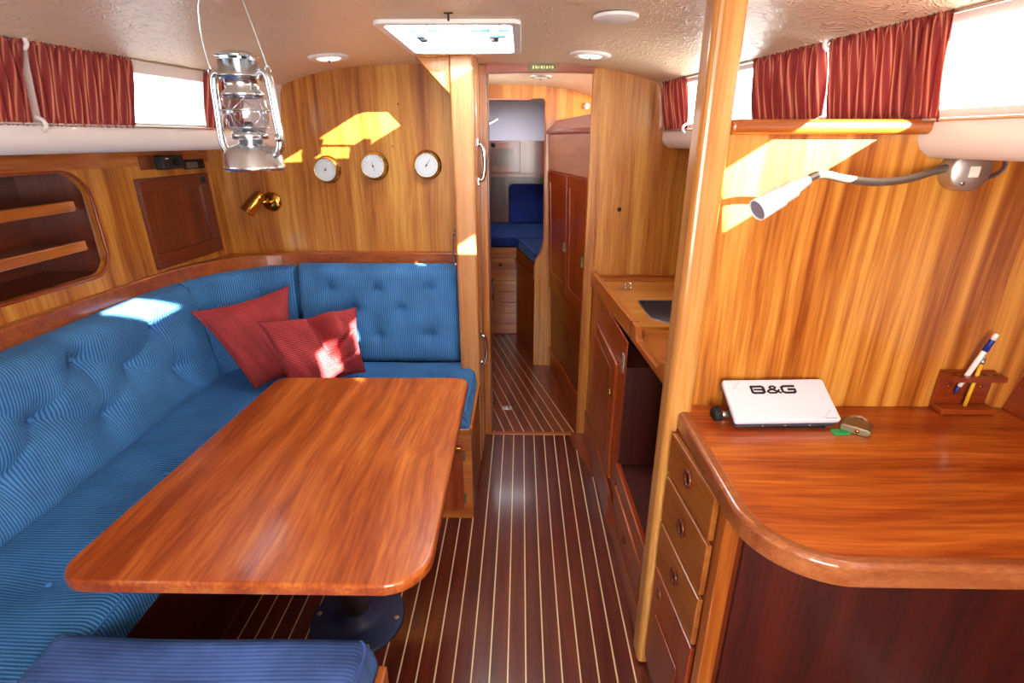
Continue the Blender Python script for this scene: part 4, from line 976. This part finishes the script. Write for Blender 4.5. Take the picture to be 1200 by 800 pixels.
# chart plotter ---------------------------------------------------------
A = Vector((0.512, 1.100, 0.925)); B = Vector((0.768, 1.112, 0.925)); D_ = Vector((0.503, 1.205, 0.985)); 
ex = (B - A).normalized(); ey = (D_ - A); ey = (ey - ex * ey.dot(ex)); PH = ey.length; ey.normalize(); ez = ex.cross(ey); PWd = (B - A).length
ROT = Matrix((ex, ey, ez)).transposed().to_4x4(); 
t = thing('chart_plotter', 'instrument display under a white sun cover lying on the chart table', 'chart plotter', A, ROT.to_euler())
mb = MB(); mb.prism([(a, b, -0.012) for a, b in rounded(0, PWd, 0, PH, 0.008)], (0, 0, 0.014)); obj('sun_cover', mb, 'whitecover', t, local=True, bevel=0.004, seg=3)
mb = MB(); mb.prism([(a, b, -0.024) for a, b in rounded(0.004, PWd - 0.004, 0.0, PH - 0.004, 0.008)], (0, 0, 0.014)); obj('housing', mb, 'greytrim', t, local=True, bevel=0.002)
mb = MB(); mb.prism([(a, b, -0.06) for a, b in rounded(0.03, PWd - 0.03, 0.03, PH - 0.015, 0.01)], (0, 0, 0.038)); obj('rear_body', mb, 'black', t, local=True, bevel=0.004)
for x in (0.008, PWd - 0.045):
    mb = MB(); mb.prism([(x, 0.006, -0.02), (x + 0.034, 0.006, -0.02), (x + 0.024, 0.010, -0.034), (x + 0.010, 0.010, -0.034)], (0, 0.014, 0)); obj('cover_tab', mb, 'greytrim', t, local=True)
for x in (0.07, 0.125, 0.185):
    mb = MB(); mb.box(x, x + 0.003, -0.0005, 0.002, -0.020, -0.017); obj('vent_dot', mb, 'whiteplastic', t, local=True)
mb = MB()
for (x, y, dx, dy) in ((0.02, PH - 0.028, 0.022, 0.022), (PWd - 0.043, 0.006, 0.024, 0.022)):
    mb.prism([(x, y, 0.002), (x + 0.0012, y, 0.002), (x + dx + 0.0012, y + dy, 0.002), (x + dx, y + dy, 0.002)], (0, 0, 0.0004))
obj('corner_mark', mb, 'cap', t, local=True)
def text(body, size, parent, loc, mat, rot=(0, 0, 0), ext=0.0006, name='lettering', sx=1, bold=0.0):
    cu = bpy.data.curves.new(name, 'FONT'); cu.body = body; cu.size = size; cu.extrude = ext; cu.offset = bold; cu.align_x = 'CENTER'; cu.align_y = 'CENTER'
    o = bpy.data.objects.new(name, cu); COL.objects.link(o); dg = bpy.context.evaluated_depsgraph_get(); me = bpy.data.meshes.new_from_object(o.evaluated_get(dg))
    bpy.data.objects.remove(o); k = bpy.data.objects.new(name, me); COL.objects.link(k); me.materials.clear(); me.materials.append(W[mat]); k.parent = parent; k.location = loc; k.rotation_euler = rot; k.scale = (sx, 1, 1)
    return k
LET = MB()
def stroke(pts, wd=0.0029, closed=False):
    n = len(pts); m = n if closed else n - 1
    for i in range(m):
        p = Vector(pts[i]); q = Vector(pts[(i + 1) % n]); d = (q - p).normalized(); nn = Vector((-d.y, d.x)) * wd; e = d * wd * 0.8
        LET.prism([(v.x, v.y, 0.0022 + 0.00005 * (i % 3)) for v in (p - e - nn, q + e - nn, q + e + nn, p - e + nn)], (0, 0, 0.001))
bx, by = PWd * 0.46 - 0.052, PH * 0.66
def lp(l, ox): return [(bx + ox + a * 0.030, by + b * 0.019) for a, b in l]
stroke(lp([(0.0, 1), (0.85, 1), (1, 0.85), (1, 0.62), (0.88, 0.5), (1, 0.38), (1, 0.15), (0.85, 0), (0.15, 0), (0.0, 0.12), (0.0, 0.95)], 0.0))
stroke(lp([(0.22, 0.52), (0.85, 0.5)], 0.0), 0.0022)
stroke(lp([(1.05, 0.0), (0.35, 0.62), (0.25, 0.82), (0.38, 1.0), (0.62, 1.0), (0.75, 0.84), (0.62, 0.62), (0.15, 0.42), (0.0, 0.2), (0.15, 0.0), (0.65, 0.0), (0.98, 0.42)], 0.0385), 0.0023)
stroke(lp([(1.05, 1), (0.2, 1), (0.0, 0.82), (0.0, 0.18), (0.2, 0), (0.9, 0), (1.05, 0.15), (1.05, 0.5), (0.55, 0.5)], 0.076))
obj('lettering', LET, 'ink', t, local=True)
mb = MB()
for k in range(9): mb.box(PWd - 0.036 + k * 0.003, PWd - 0.0345 + k * 0.003, 0.0055, 0.0075, 0.002, 0.0023)
obj('small_print', mb, 'greytrim', t, local=True)
mb = MB()
for kx in (0.012,): pass
M = Matrix.Translation((-0.028, 0.050, -0.045)) @ Matrix.Rotation(R(90), 4, 'Y')
mb = MB(); mb.lathe([(0, 0), (0.017, 0), (0.019, 0.003), (0.019, 0.016), (0.017, 0.019), (0, 0.019)], 20, M=M); obj('bracket_knob', mb, 'rubber', t, local=True)
mb = MB(); mb.lathe([(0.008, 0.018), (0.008, 0.04)], 14, M=M); obj('knob_stud', mb, 'satin', t, local=True)
M = Matrix.Translation((PWd - 0.012, 0.055, -0.045)) @ Matrix.Rotation(R(90), 4, 'Y')
mb = MB(); mb.lathe([(0, 0), (0.012, 0), (0.012, 0.010), (0, 0.012)], 16, M=M); obj('bracket_knob', mb, 'cap', t, local=True)
# wedge bracket reaching the desk
t2 = t
mb = MB()
inv = (Matrix.Translation(A) @ ROT).inverted()
for x in (0.545, 0.725):
    mb.box(x, x + 0.012, 1.125, 1.19, 0.9005, 0.935, M=inv)
mb.box(0.545, 0.737, 1.12, 1.195, 0.9005, 0.905, M=inv)
obj('mounting_bracket', mb, 'black', t, local=True)

# padlock --------------------------------------------------------------
t = thing('padlock', 'weathered brass padlock lying on the chart table beside the white cover', 'padlock', (0.805, 1.112, 0.9005), (0, 0, R(-38)))
t.scale = (1.25, 1.2, 1.15)
mb = MB(); mb.prism([(a, 0, b) for a, b in rounded(-0.025, 0.025, -0.0, 0.016, 0.007)], (0, 0.042, 0), M=Matrix.Translation((0, -0.021, 0))); obj('lock_body', mb, 'padlock', t, local=True, bevel=0.002)
mb = MB(); mb.tube(smoothpath([(-0.012, 0.02, 0.008), (-0.012, 0.036, 0.009), (0.0, 0.046, 0.009), (0.012, 0.036, 0.009), (0.012, 0.02, 0.008)], 4), 0.0035, 8); obj('shackle', mb, 'satin', t, local=True)
mb = MB(); mb.lathe([(0, 0), (0.004, 0), (0.004, 0.002), (0, 0.003)], 10, M=Matrix.Translation((0.004, -0.021, 0.008)) @ Matrix.Rotation(R(90), 4, 'X')); obj('keyway', mb, 'brass', t, local=True)
t = thing('key_tag', 'small green plastic key tag beside the padlock', 'key tag', (0.762, 1.098, 0.9005), (0, 0, R(8)))
mb = MB(); mb.plate(rounded(-0.020, 0.018, -0.011, 0.011, 0.004), [[(-0.004 + 0.003 * math.cos(R(a)), -0.005 + 0.003 * math.sin(R(a))) for a in range(0, 360, 45)]], lambda a, b, z: (a, b, z), 0.004); obj('tag_plate', mb, 'green', t, local=True)

# pen rack -------------------------------------------------------------
t = thing('pen_rack', 'small dark mahogany pen rack on the chart table against the partition', 'rack', (1.125, 1.20, 0.9))
mb = MB(); mb.box(1.062, 1.196, 1.222, 1.232, 0.902, 1.008); obj('back_board', mb, 'mahogx', t, bevel=0.002)
holes = [[(1.080 + 0.0245 * k + 0.007 * math.cos(R(a)), 1.204 + 0.007 * math.sin(R(a))) for a in range(0, 360, 30)] for k in range(5)]
mb = MB(); mb.plate([(1.062, 1.186), (1.196, 1.186), (1.196, 1.221), (1.062, 1.221)], holes, lambda a, b, z: (a, b, 0.992 + z), 0.013); obj('upper_shelf', mb, 'mahogx', t)
mb = MB(); mb.box(1.062, 1.196, 1.186, 1.221, 0.903, 0.918); obj('lower_shelf', mb, 'mahogx', t, bevel=0.002)
for x in (1.09, 1.17):
    mb = MB(); mb.lathe([(0.004, 0), (0.004, 0.002), (0, 0.003)], 8, M=Matrix.Translation((x, 1.222, 0.965)) @ Matrix.Rotation(R(90), 4, 'X')); obj('screw', mb, 'brass', t)
def stick(name, label, cat, a, b, parts):
    a = Vector(a); b = Vector(b); t = thing(name, label, cat, a, (b - a).to_track_quat('Z', 'Y').to_euler())
    for (nm, prof, mat) in parts: mb = MB(); mb.lathe(prof, 14); obj(nm, mb, mat, t, local=True)
    return t
stick('ballpoint_pen', 'white and navy blue ballpoint pen standing in the pen rack', 'pen', (1.100, 1.212, 0.950), (1.134, 1.190, 1.12),
      [('pen_tip', [(0, 0), (0.003, 0.004), (0.0048, 0.022)], 'penblue'), ('barrel', [(0.005, 0.022), (0.0062, 0.04), (0.0062, 0.125), (0.0055, 0.126)], 'whiteplastic'), ('cap', [(0.0068, 0.126), (0.0068, 0.156), (0.006, 0.157)], 'penblue'), ('push_button', [(0.0055, 0.157), (0.0058, 0.172), (0, 0.174)], 'whiteplastic')])
stick('pencil', 'yellow pencil standing in the pen rack behind the pen', 'pencil', (1.128, 1.203, 0.9195), (1.136, 1.204, 1.05),
      [('pencil_shaft', [(0, 0), (0.0045, 0.0), (0.0045, 0.115)], 'yellow'), ('ferrule', [(0.0047, 0.115), (0.0047, 0.128)], 'satin'), ('eraser', [(0.0045, 0.128), (0.0042, 0.137), (0, 0.138)], 'pinkish')])

# gooseneck chart lamp --------------------------------------------------
t = thing('chart_lamp', 'gooseneck chart lamp on the nav partition with white cylindrical head', 'lamp', (0.955, 1.235, 1.485))
M = Matrix.Translation((0.965, 1.2345, 1.488)) @ Matrix.Rotation(R(90), 4, 'X')
mb = MB(); mb.lathe([(0, 0), (0.044, 0), (0.044, 0.036), (0.041, 0.040), (0, 0.041)], 36, M=M); obj('base', mb, 'satin', t)
mb = MB(); mb.box(0.958, 0.980, 1.1928, 1.1938, 1.474, 1.496, M=None); obj('sticker', mb, 'label', t)
for a in (40, 220):
    mb = MB(); mb.lathe([(0.005, 0), (0.005, 0.002), (0, 0.003)], 10, M=Matrix.Translation((0.965 + 0.030 * math.cos(R(a + 20)), 1.1936, 1.488 + 0.030 * math.sin(R(a + 20)))) @ Matrix.Rotation(R(90), 4, 'X')); obj('screw', mb, 'chrome', t)
gp = smoothpath([(0.925, 1.215, 1.492), (0.885, 1.20, 1.485), (0.82, 1.175, 1.472), (0.74, 1.15, 1.467), (0.66, 1.125, 1.475), (0.60, 1.105, 1.485), (0.565, 1.09, 1.477), (0.54, 1.08, 1.462)], 12)
rs = [0.0078 + (0.0007 if i % 2 else 0) for i in range(len(gp))]
mb = MB(); mb.tube(gp, 0.008, 12, rs=rs); obj('gooseneck', mb, plain('dull_pewter_sleeve', '#8a8074', 0.45, 0.7), t)
a = Vector((0.558, 1.088, 1.472)); b = Vector((0.462, 1.06, 1.420)); M = Matrix.Translation(a) @ (b - a).to_track_quat('Z', 'Y').to_matrix().to_4x4(); L = (b - a).length
mb = MB(); mb.lathe([(0, -0.01), (0.011, -0.008), (0.014, 0.02), (0.019, 0.028), (0.019, 0.055), (0.022, 0.058), (0.0225, L), (0.020, L), (0.018, 0.06), (0, 0.05)], 28, M=M); obj('lamp_head', mb, 'whiteplastic', t)
mb = MB(); mb.lathe([(0.0195, L - 0.002), (0.012, L - 0.03), (0, L - 0.035)], 24, M=M); obj('reflector', mb, 'reflect', t)
t = thing('cable_loop', 'short grey cable loop beside the chart lamp base', 'cable', (1.03, 1.23, 1.50))
mb = MB(); mb.tube(smoothpath([(1.002, 1.228, 1.476), (1.02, 1.222, 1.470), (1.045, 1.222, 1.480), (1.055, 1.222, 1.50), (1.043, 1.226, 1.515)], 5), 0.003, 8); obj('wire', mb, 'greytrim', t)

# ------------------------------------------------------------------ galley
GX = lambda y: 0.352 + (2.6 - y) * 0.062        # top edge line of counter fiddle
GF = lambda y: 0.372 + (2.6 - y) * 0.022        # cabinet face
t = thing('galley_counter', 'honey coloured galley worktop with sink cutout behind the nav partition', 'counter', (0.8, 1.9, 0.87))
mb = MB(); mb.plate([(GX(1.86) + 0.028, 1.845), (1.295, 1.845), (1.295, 2.598), (GX(2.6) + 0.026, 2.598)], [rounded(0.505, 0.80, 1.885, 2.19, [0.04, 0.02, 0.10, 0.05])], lambda a, b, z: (a, b, 0.872 + z), 0.028); obj('worktop', mb, wood('counter_teak', ('#9a5620', '#b8742f', '#cc8c42'), 'x', 14, coat=0.4), t)
mb = MB(); mb.prism([(GX(1.27) + 0.028, 1.268, 0.862), (1.295, 1.268, 0.862), (1.295, 1.843, 0.862), (GX(1.843) + 0.028, 1.843, 0.862)], (0, 0, 0.026)); obj('lower_worktop', mb, 'midx', t)
mb = MB(); mb.box(0.40, 1.295, 2.515, 2.597, 0.9003, 0.906); obj('back_strip', mb, 'midx', t, bevel=0.001)
mb = MB(); mb.box(0.40, 1.295, 2.585, 2.598, 0.906, 0.915); obj('cove_bead', mb, 'midx', t, bevel=0.001)
# fiddle with a cutaway, profile along y
def fid(ya, yb, zt0, zt1, zb0, zb1):
    mb = MB(); q = [(GX(ya), ya, zb0), (GX(yb), yb, zb1), (GX(yb), yb, zt1), (GX(ya), ya, zt0)]; mb.prism(q, (0.026, 0, 0)); return mb
zb = 0.868
prof = [(2.598, 0.934), (1.80, 0.938), (1.755, 0.935), (1.74, 0.915), (1.725, 0.893), (1.50, 0.893), (1.485, 0.9), (1.45, 0.93), (1.42, 0.936), (1.268, 0.936)]
vs = []
for (y, z) in prof: vs += [(GX(y), y, zb), (GX(y), y, z), (GX(y) + 0.026, y, z), (GX(y) + 0.026, y, zb)]
n = len(prof); fs = [(i * 4 + k, i * 4 + (k + 1) % 4, (i + 1) * 4 + (k + 1) % 4, (i + 1) * 4 + k) for i in range(n - 1) for k in range(4)] + [(0, 1, 2, 3), (4 * n - 4, 4 * n - 3, 4 * n - 2, 4 * n - 1)]
mb = MB(); mb.add(vs, fs); obj('fiddle_rail', mb, 'midy', t, bevel=0.004)
mb = MB(); mb.box(GX(1.8) - 0.001, GX(1.8) + 0.027, 1.80, 1.803, 0.87, 0.9385); obj('rail_joint', mb, 'socket', t)
t = thing('galley_sink', 'dark stainless steel sink set into the galley worktop', 'sink', (0.65, 2.04, 0.77))
so = rounded(0.507, 0.798, 1.887, 2.188, [0.04, 0.02, 0.10, 0.05]); si = rounded(0.545, 0.77, 1.92, 2.165, [0.03, 0.02, 0.06, 0.03]); n = len(so)
mb = MB(); mb.add([(a, b, 0.897) for a, b in so] + [(a, b, 0.77) for a, b in si], [(i, (i + 1) % n, n + (i + 1) % n, n + i) for i in range(n)] + [tuple(range(n, 2 * n))], smooth=True); obj('basin', mb, 'sink', t, fixn=False)
mb = MB(); mb.tube([(a, b, 0.8995) for a, b in so + so[:1]], 0.004, 6, close=False); obj('rim', mb, 'sink', t)
t = thing('galley_tap', 'chrome galley tap partly hidden behind the nav post', 'tap', (0.705, 2.12, 0.9))
mb = MB(); mb.lathe([(0.016, 0), (0.016, 0.01), (0.009, 0.014), (0.009, 0.05), (0, 0.055)], 16, M=Matrix.Translation((0.705, 2.21, 0.9005))); obj('tap_base', mb, 'chrome', t)
mb = MB(); mb.tube(smoothpath([(0.705, 2.21, 0.94), (0.70, 2.19, 0.965), (0.675, 2.15, 0.96), (0.662, 2.12, 0.93)], 5), 0.006, 10); obj('spout', mb, 'chrome', t)
t = thing('counter_latch', 'small chrome lifting latch on the galley worktop', 'latch', (0.49, 2.44, 0.9065))
mb = MB(); mb.prism([(a, b, 0) for a, b in rounded(-0.036, 0.026, -0.01, 0.01, 0.008)], (0, 0, 0.003), M=Matrix.Translation((0, -0.06, -0.0055))); obj('latch_plate', mb, 'chrome', t, local=True)
mb = MB(); mb.tube([(0.012 + 0.016 * math.cos(R(a)), -0.06 + 0.006 * math.sin(R(a)), 0.008 + 0.016 * math.sin(R(a)) * .9) for a in range(-60, 250, 20)], 0.0025, 6); obj('latch_ring', mb, 'chrome', t, local=True)
# cabinet below
t = thing('galley_cabinet', 'dark red mahogany galley cabinet with an open recess facing the aisle', 'cabinet', (0.8, 1.9, 0))
def gface(ya, yb, za, zb_, t0, t1):
    mb = MB(); mb.prism([(GF(ya) - t0, ya, za), (GF(yb) - t0, yb, za), (GF(yb) - t0 + (GX(yb) - GF(yb) + 0.0) * (zb_ / 0.87) * 0, yb, zb_), (GF(ya) - t0, ya, zb_)], (-(t1 - t0), 0, 0)); return mb
# body pieces around the recess (y 1.27..1.76, z .35...84)
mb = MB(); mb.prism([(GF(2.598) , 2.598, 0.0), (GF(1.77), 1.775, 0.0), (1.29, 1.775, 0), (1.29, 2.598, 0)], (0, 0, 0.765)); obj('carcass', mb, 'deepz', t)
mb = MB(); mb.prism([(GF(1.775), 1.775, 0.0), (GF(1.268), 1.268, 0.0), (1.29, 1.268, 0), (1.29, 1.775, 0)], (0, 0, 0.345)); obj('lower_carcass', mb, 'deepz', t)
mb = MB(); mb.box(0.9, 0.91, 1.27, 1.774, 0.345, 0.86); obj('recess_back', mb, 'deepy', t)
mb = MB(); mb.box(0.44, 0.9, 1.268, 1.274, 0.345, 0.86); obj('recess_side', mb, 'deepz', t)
obj('face_frame', gface(2.598, 1.768, 0.03, 0.868, 0.0, 0.006), 'mahogz', t)
d = obj('cupboard_door', gface(2.36, 1.86, 0.22, 0.745, 0.006, 0.020), 'mahogz', t, bevel=0.004)
obj('door_panel', gface(2.29, 1.95, 0.28, 0.69, 0.020, 0.0225), 'mahogz', d, bevel=0.002)
ring(d, GF(1.90) - 0.0235, 1.905, 0.60, 0.017, 'brass')
mb = MB(); mb.box(GF(1.81) - 0.012, GF(1.81) - 0.006, 1.768, 1.80, 0.745, 0.815); obj('hinge_plate', mb, 'satin', t, bevel=0.001)
for z in (0.758, 0.80, 0.779):
    mb = MB(); mb.lathe([(0.0035, 0), (0.003, 0.002), (0, 0.002)], 8, M=Matrix.Translation((GF(1.81) - 0.012, 1.784, z)) @ Matrix.Rotation(R(-90), 4, 'Y')); obj('screw', mb, 'black', t)
obj('recess_sill', gface(1.768, 1.268, 0.29, 0.36, -0.010, 0.012), 'mahogy', t, bevel=0.004)
d = obj('drawer', gface(1.74, 1.30, 0.13, 0.275, 0.0, 0.014), 'mahogy', t, bevel=0.004)
ring(d, GF(1.52) - 0.0145, 1.52, 0.20, 0.017)
obj('lower_rail', gface(2.598, 1.768, 0.0, 0.15, 0.006, 0.012), 'mahogy', t, bevel=0.002)
d = obj('flap_door', gface(2.30, 1.80, 0.04, 0.19, 0.010, 0.020), 'mahogy', t, bevel=0.003)
obj('kick_board', gface(1.768, 1.268, 0.0, 0.10, 0.002, 0.008), 'mahogy', t)
mb = MB(); mb.box(0.365, 0.395, 2.56, 2.60, 0.0, 0.012); obj('rubber_stop', mb, 'rubber', t)

# ------------------------------------------------------------------ passage lockers (starboard, beyond the doorway)
LXf = lambda y: 0.372 - (y - 2.62) * 0.155
LXt = lambda y: 0.352 - (y - 2.62) * 0.195
def lk(ya, yb, za, zb_, t0, t1):
    def X(y, z): k = z / 1.6; return LXf(y) * (1 - k) + LXt(y) * k
    mb = MB(); mb.prism([(X(ya, za) - t0, ya, za), (X(yb, za) - t0, yb, za), (X(yb, zb_) - t0, yb, zb_), (X(ya, zb_) - t0, ya, zb_)], (-(t1 - t0), 0, 0)); return mb
t = thing('passage_locker', 'tall red mahogany hanging locker along the passage with two framed doors', 'wardrobe', (0.5, 3.1, 0))
obj('carcass', lk(2.64, 3.54, 0.0, 1.585, -0.30, 0.0), 'mahogz', t)
obj('upper_panel', lk(2.64, 3.54, 1.372, 1.575, 0.0, 0.006), wood('pinkish_mahogany', ('#a06a58', '#b27c66', '#bd8a72'), 'y', 16), t)
for (ya, yb) in ((2.66, 3.05), (3.07, 3.50)):
    d = obj('locker_door', lk(ya, yb, 0.66, 1.362, 0.0, 0.012), 'mahogz', t, bevel=0.002)
    obj('stile', lk(ya, ya + 0.05, 0.66, 1.362, 0.012, 0.018), 'mahogz', d, bevel=0.001); obj('stile', lk(yb - 0.05, yb, 0.66, 1.362, 0.012, 0.018), 'mahogz', d, bevel=0.001)
    obj('top_rail', lk(ya + 0.05, yb - 0.05, 1.30, 1.362, 0.012, 0.018), 'mahogy', d, bevel=0.001); obj('bottom_rail', lk(ya + 0.05, yb - 0.05, 0.66, 0.735, 0.012, 0.018), 'mahogy', d, bevel=0.001)
    yk = ya + 0.03
    mb = MB(); mb.prism([(LXf(yk) - 0.05, yk - 0.008, 0.93), (LXf(yk) - 0.05, yk + 0.008, 0.93), (LXf(yk) - 0.05, yk + 0.008, 0.985), (LXf(yk) - 0.05, yk - 0.008, 0.985)], (0.012, 0, 0)); obj('catch', mb, 'oldbrass', d, bevel=0.002)
obj('waist_rail', lk(2.64, 3.54, 0.60, 0.65, 0.0, 0.010), 'mahogy', t, bevel=0.002)
obj('lower_panel', lk(2.66, 3.52, 0.16, 0.59, 0.0, 0.004), 'darkz', t)
obj('kick_board', lk(2.64, 3.54, 0.0, 0.15, 0.0, 0.012), 'mahogy', t, bevel=0.002)
obj('lip', lk(2.62, 3.54, 1.58, 1.605, -0.05, 0.016), 'mahogy', t, bevel=0.004)
mb = MB(); mb.add([(LXt(2.62) - 0.01, 2.62, 1.605), (LXt(3.54) - 0.01, 3.54, 1.605), (LXt(3.54) + 0.05, 3.54, 1.66), (LXt(2.62) + 0.05, 2.62, 1.675), (0.9, 2.62, 1.68), (0.9, 3.54, 1.68)], [(0, 1, 2, 3), (3, 2, 5, 4)]); obj('sloping_cap', mb, 'cap', t)
# second bulkhead with rounded opening
pts = [(0.215, 0.0), (1.0, 0.0), (1.0, 1.5), (0.95, 1.8)] + [(x, zc(x, 3.55) + 0.004) for x in (0.6, 0.45, 0.3, 0.15, 0.0, -0.15, -0.3, -0.45, -0.6, -0.75)] + [(-1.0, 1.7), (-1.0, 0.0), (-0.32, 0), (-0.32, 1.785)] + [(0.135, 1.785), (0.150, 1.77)] + [(0.158, 1.0), (0.157, 0.92), (0.150, 0.87), (0.135, 0.83), (0.112, 0.795), (0.097, 0.78), (0.097, 0.0)]
mb = MB().plate(pts, [], lambda a, b, t_: (a, 3.55 + t_, b), 0.022); o = struct('wall_fore', mb, 'honeyz'); o['label'] = 'pale teak fore cabin bulkhead with a rounded cutout'
ed = [(0.135, 1.785), (0.150, 1.77), (0.158, 1.0), (0.157, 0.92), (0.150, 0.87), (0.135, 0.83), (0.112, 0.795), (0.097, 0.78)]
mb = MB(); mb.tube([(a - 0.001, 3.555, b) for a, b in ed], 0.007, 8); o = struct('trim_8', mb, 'midz'); o['label'] = 'varnished edging of the fore cabin opening'
# port passage wall (head compartment), closes the view
mb = MB(); mb.box(-0.34, -0.32, 2.63, 3.55, 0, 1.86); o = struct('wall_passage', mb, 'honeyy'); o['label'] = 'passage side wall beyond the doorway'
mb = MB(); mb.box(-0.319, -0.315, 2.85, 3.40, 1.30, 1.75); o = struct('window_10', mb, 'hazy'); o['label'] = 'hazy pane added on the passage wall behind the fill lamp'  # unseen pane set on the solid wall to go with the passage fill
mb = MB(); mb.box(0.95, 0.97, 2.625, 3.55, 0, 1.62); mb.box(0.95, 0.97, 2.625, 3.55, 1.75, 1.86); o = struct('wall_passage_outer', mb, 'white'); o['label'] = 'white outer side of the passage locker space'
mb = MB(); mb.box(0.985, 0.99, 2.625, 3.55, 1.6, 1.77); o = struct('window_9', mb, 'hazy'); o['label'] = 'hazy side window above the passage locker'
# small white fitting on upper bulkhead
t = thing('bulkhead_lamp', 'tiny white lamp at the upper right of the passage bulkhead', 'lamp', (0.44, 3.52, 1.73))
mb = MB(); mb.lathe([(0, 0), (0.02, 0), (0.018, 0.015), (0.008, 0.028), (0, 0.03)], 16, M=Matrix.Translation((0.40, 3.5495, 1.74)) @ Matrix.Rotation(R(90), 4, 'X')); obj('lamp_body', mb, 'whiteplastic', t)

# ------------------------------------------------------------------ fore cabin
mb = MB(); mb.box(-1.0, 1.0, 5.0, 5.02, 0, 1.27); o = struct('wall_bow', mb, 'darkz'); o['label'] = 'dark mahogany panelling at the head of the berth'
mb = MB()
for i in range(10):
    z0 = 1.54 + 0.035 * i; z1 = z0 + 0.035
    mb.add([(-1, 4.80 + 0.1 * math.sin(i / 10 * 1.5), z0), (1, 4.80 + 0.1 * math.sin(i / 10 * 1.5), z0), (1, 4.80 + 0.1 * math.sin((i + 1) / 10 * 1.5), z1), (-1, 4.80 + 0.1 * math.sin((i + 1) / 10 * 1.5), z1)], [(0, 1, 2, 3)], smooth=True)
o = struct('wall_bow_liner', mb, 'liner'); o['label'] = 'white padded hull liner above the fore cabin lockers'
mb = MB(); mb.box(-0.92, -0.9, 3.57, 5.0, 0, 1.86); mb.box(0.9, 0.92, 3.57, 5.0, 0, 1.86); o = struct('wall_fore_sides', mb, 'darky'); o['label'] = 'dark sides of the fore cabin'
t = thing('fore_locker', 'dark mahogany locker with framed door over the fore berth', 'locker', (-0.1, 4.85, 1.25))
mb = MB(); mb.box(-0.89, 0.89, 4.80, 4.99, 1.25, 1.54); obj('locker_box', mb, 'mahogz', t)
mb = MB(); mb.box(-0.89, 0.89, 4.785, 4.80, 1.24, 1.275); obj('bottom_rail', mb, 'mahogx', t, bevel=0.003)
mb = MB(); mb.box(-0.50, -0.01, 4.782, 4.80, 1.285, 1.53); d = obj('door', mb, 'mahogz', t, bevel=0.003)
mb = MB(); mb.box(-0.44, -0.07, 4.780, 4.7815, 1.33, 1.48); obj('door_panel', mb, 'darkz', d)
mb = MB(); mb.lathe([(0.02, 0), (0.02, 0.004), (0, 0.005)], 14, M=Matrix.Translation((-0.24, 4.779, 1.505)) @ Matrix.Rotation(R(90), 4, 'X')); obj('finger_hole', mb, 'socket', d)
t = thing('fore_berth', 'boarded mahogany front of the fore cabin berth with a handle', 'berth base', (-0.4, 4.4, 0))
mb = MB(); mb.box(-0.89, -0.03, 4.21, 4.98, 0.0, 0.73); obj('box', mb, 'darkx', t)
for k in range(7):
    z = 0.01 + k * 0.092; mb = MB(); mb.box(-0.89, -0.035, 4.195, 4.21, z, z + 0.0895); obj('board', mb, 'midx', t, bevel=0.003)
mb = MB(); mb.box(-0.89, -0.035, 4.188, 4.21, 0.66, 0.742); obj('top_board', mb, 'midx', t, bevel=0.003)
mb = MB(); mb.lathe([(0.014, 0), (0.014, 0.001)], 14, M=Matrix.Translation((-0.165, 4.1945, 0.60)) @ Matrix.Rotation(R(90), 4, 'X')); obj('finger_hole', mb, 'socket', t)
t = thing('starboard_berth', 'red mahogany side of the starboard fore berth', 'berth base', (0.3, 3.9, 0))
q = lambda x0, x1: [(x1, 3.573, 0), (x0 - 0.135, 4.25, 0), (0.89, 4.25, 0), (0.89, 3.573, 0)]
mb = MB(); mb.prism([(0.098, 3.574, 0), (-0.028, 4.19, 0), (-0.028, 4.98, 0), (0.89, 4.98, 0), (0.89, 3.574, 0)], (0, 0, 0.74)); obj('box', mb, 'mahogz', t)
mb = MB(); mb.prism([(0.098, 3.60, 0.635), (-0.028, 4.19, 0.635), (-0.046, 4.186, 0.635), (0.080, 3.60, 0.635)], (0, 0, 0.028)); obj('moulding', mb, 'mahogy', t, bevel=0.004)
mb = MB(); mb.prism([(0.098, 3.574, 0.665), (-0.028, 4.19, 0.665), (-0.036, 4.188, 0.665), (0.090, 3.574, 0.665)], (0, 0, 0.078)); obj('top_board', mb, 'mahogy', t, bevel=0.002)
def cush2(label, poly, zb, T):
    t = thing('berth_cushion', label, 'cushion', (poly[0][0], poly[0][1], zb), group='navy fore cabin cushions')
    mb = MB(); mb.prism([(a, b, zb) for a, b in poly], (0, 0, T))
    mb.uv = [[(v[0], v[1]) for v in [mb.v[i] for i in f]] for f in mb.f]
    obj('cover', mb, 'navy', t, bevel=0.022, seg=4)
    mb = MB(); mb.tube([(a, b, zb + T - 0.004) for a, b in poly[:2]], 0.004, 6); obj('piping', mb, 'navypiping', t)
cush2('navy blue cushion on the starboard fore berth beside the cutout', [(0.098, 3.578), (-0.02, 4.12), (0.86, 4.12), (0.86, 3.578)], 0.743, 0.085)
cush2('navy blue cushion across the far end of the fore berth', [(-0.03, 4.20), (-0.89, 4.20), (-0.89, 4.97), (0.86, 4.97), (0.86, 4.14), (-0.03, 4.14)], 0.743, 0.085)
t = thing('back_cushion', 'upright navy blue back cushion at the head of the fore berth', 'cushion', (0.1, 4.93, 0.83), (R(-8), 0, 0))
mb = MB(); mb.prism([(a, 0, b) for a, b in rounded(-0.21, 0.32, 0.0, 0.345, 0.04)], (0, 0.06, 0)); mb.uv = [[(mb.v[i][0], mb.v[i][2]) for i in f] for f in mb.f]; obj('cover', mb, 'navy', t, local=True, bevel=0.015, seg=3)
t.location = (0.1, 4.86, 0.835)
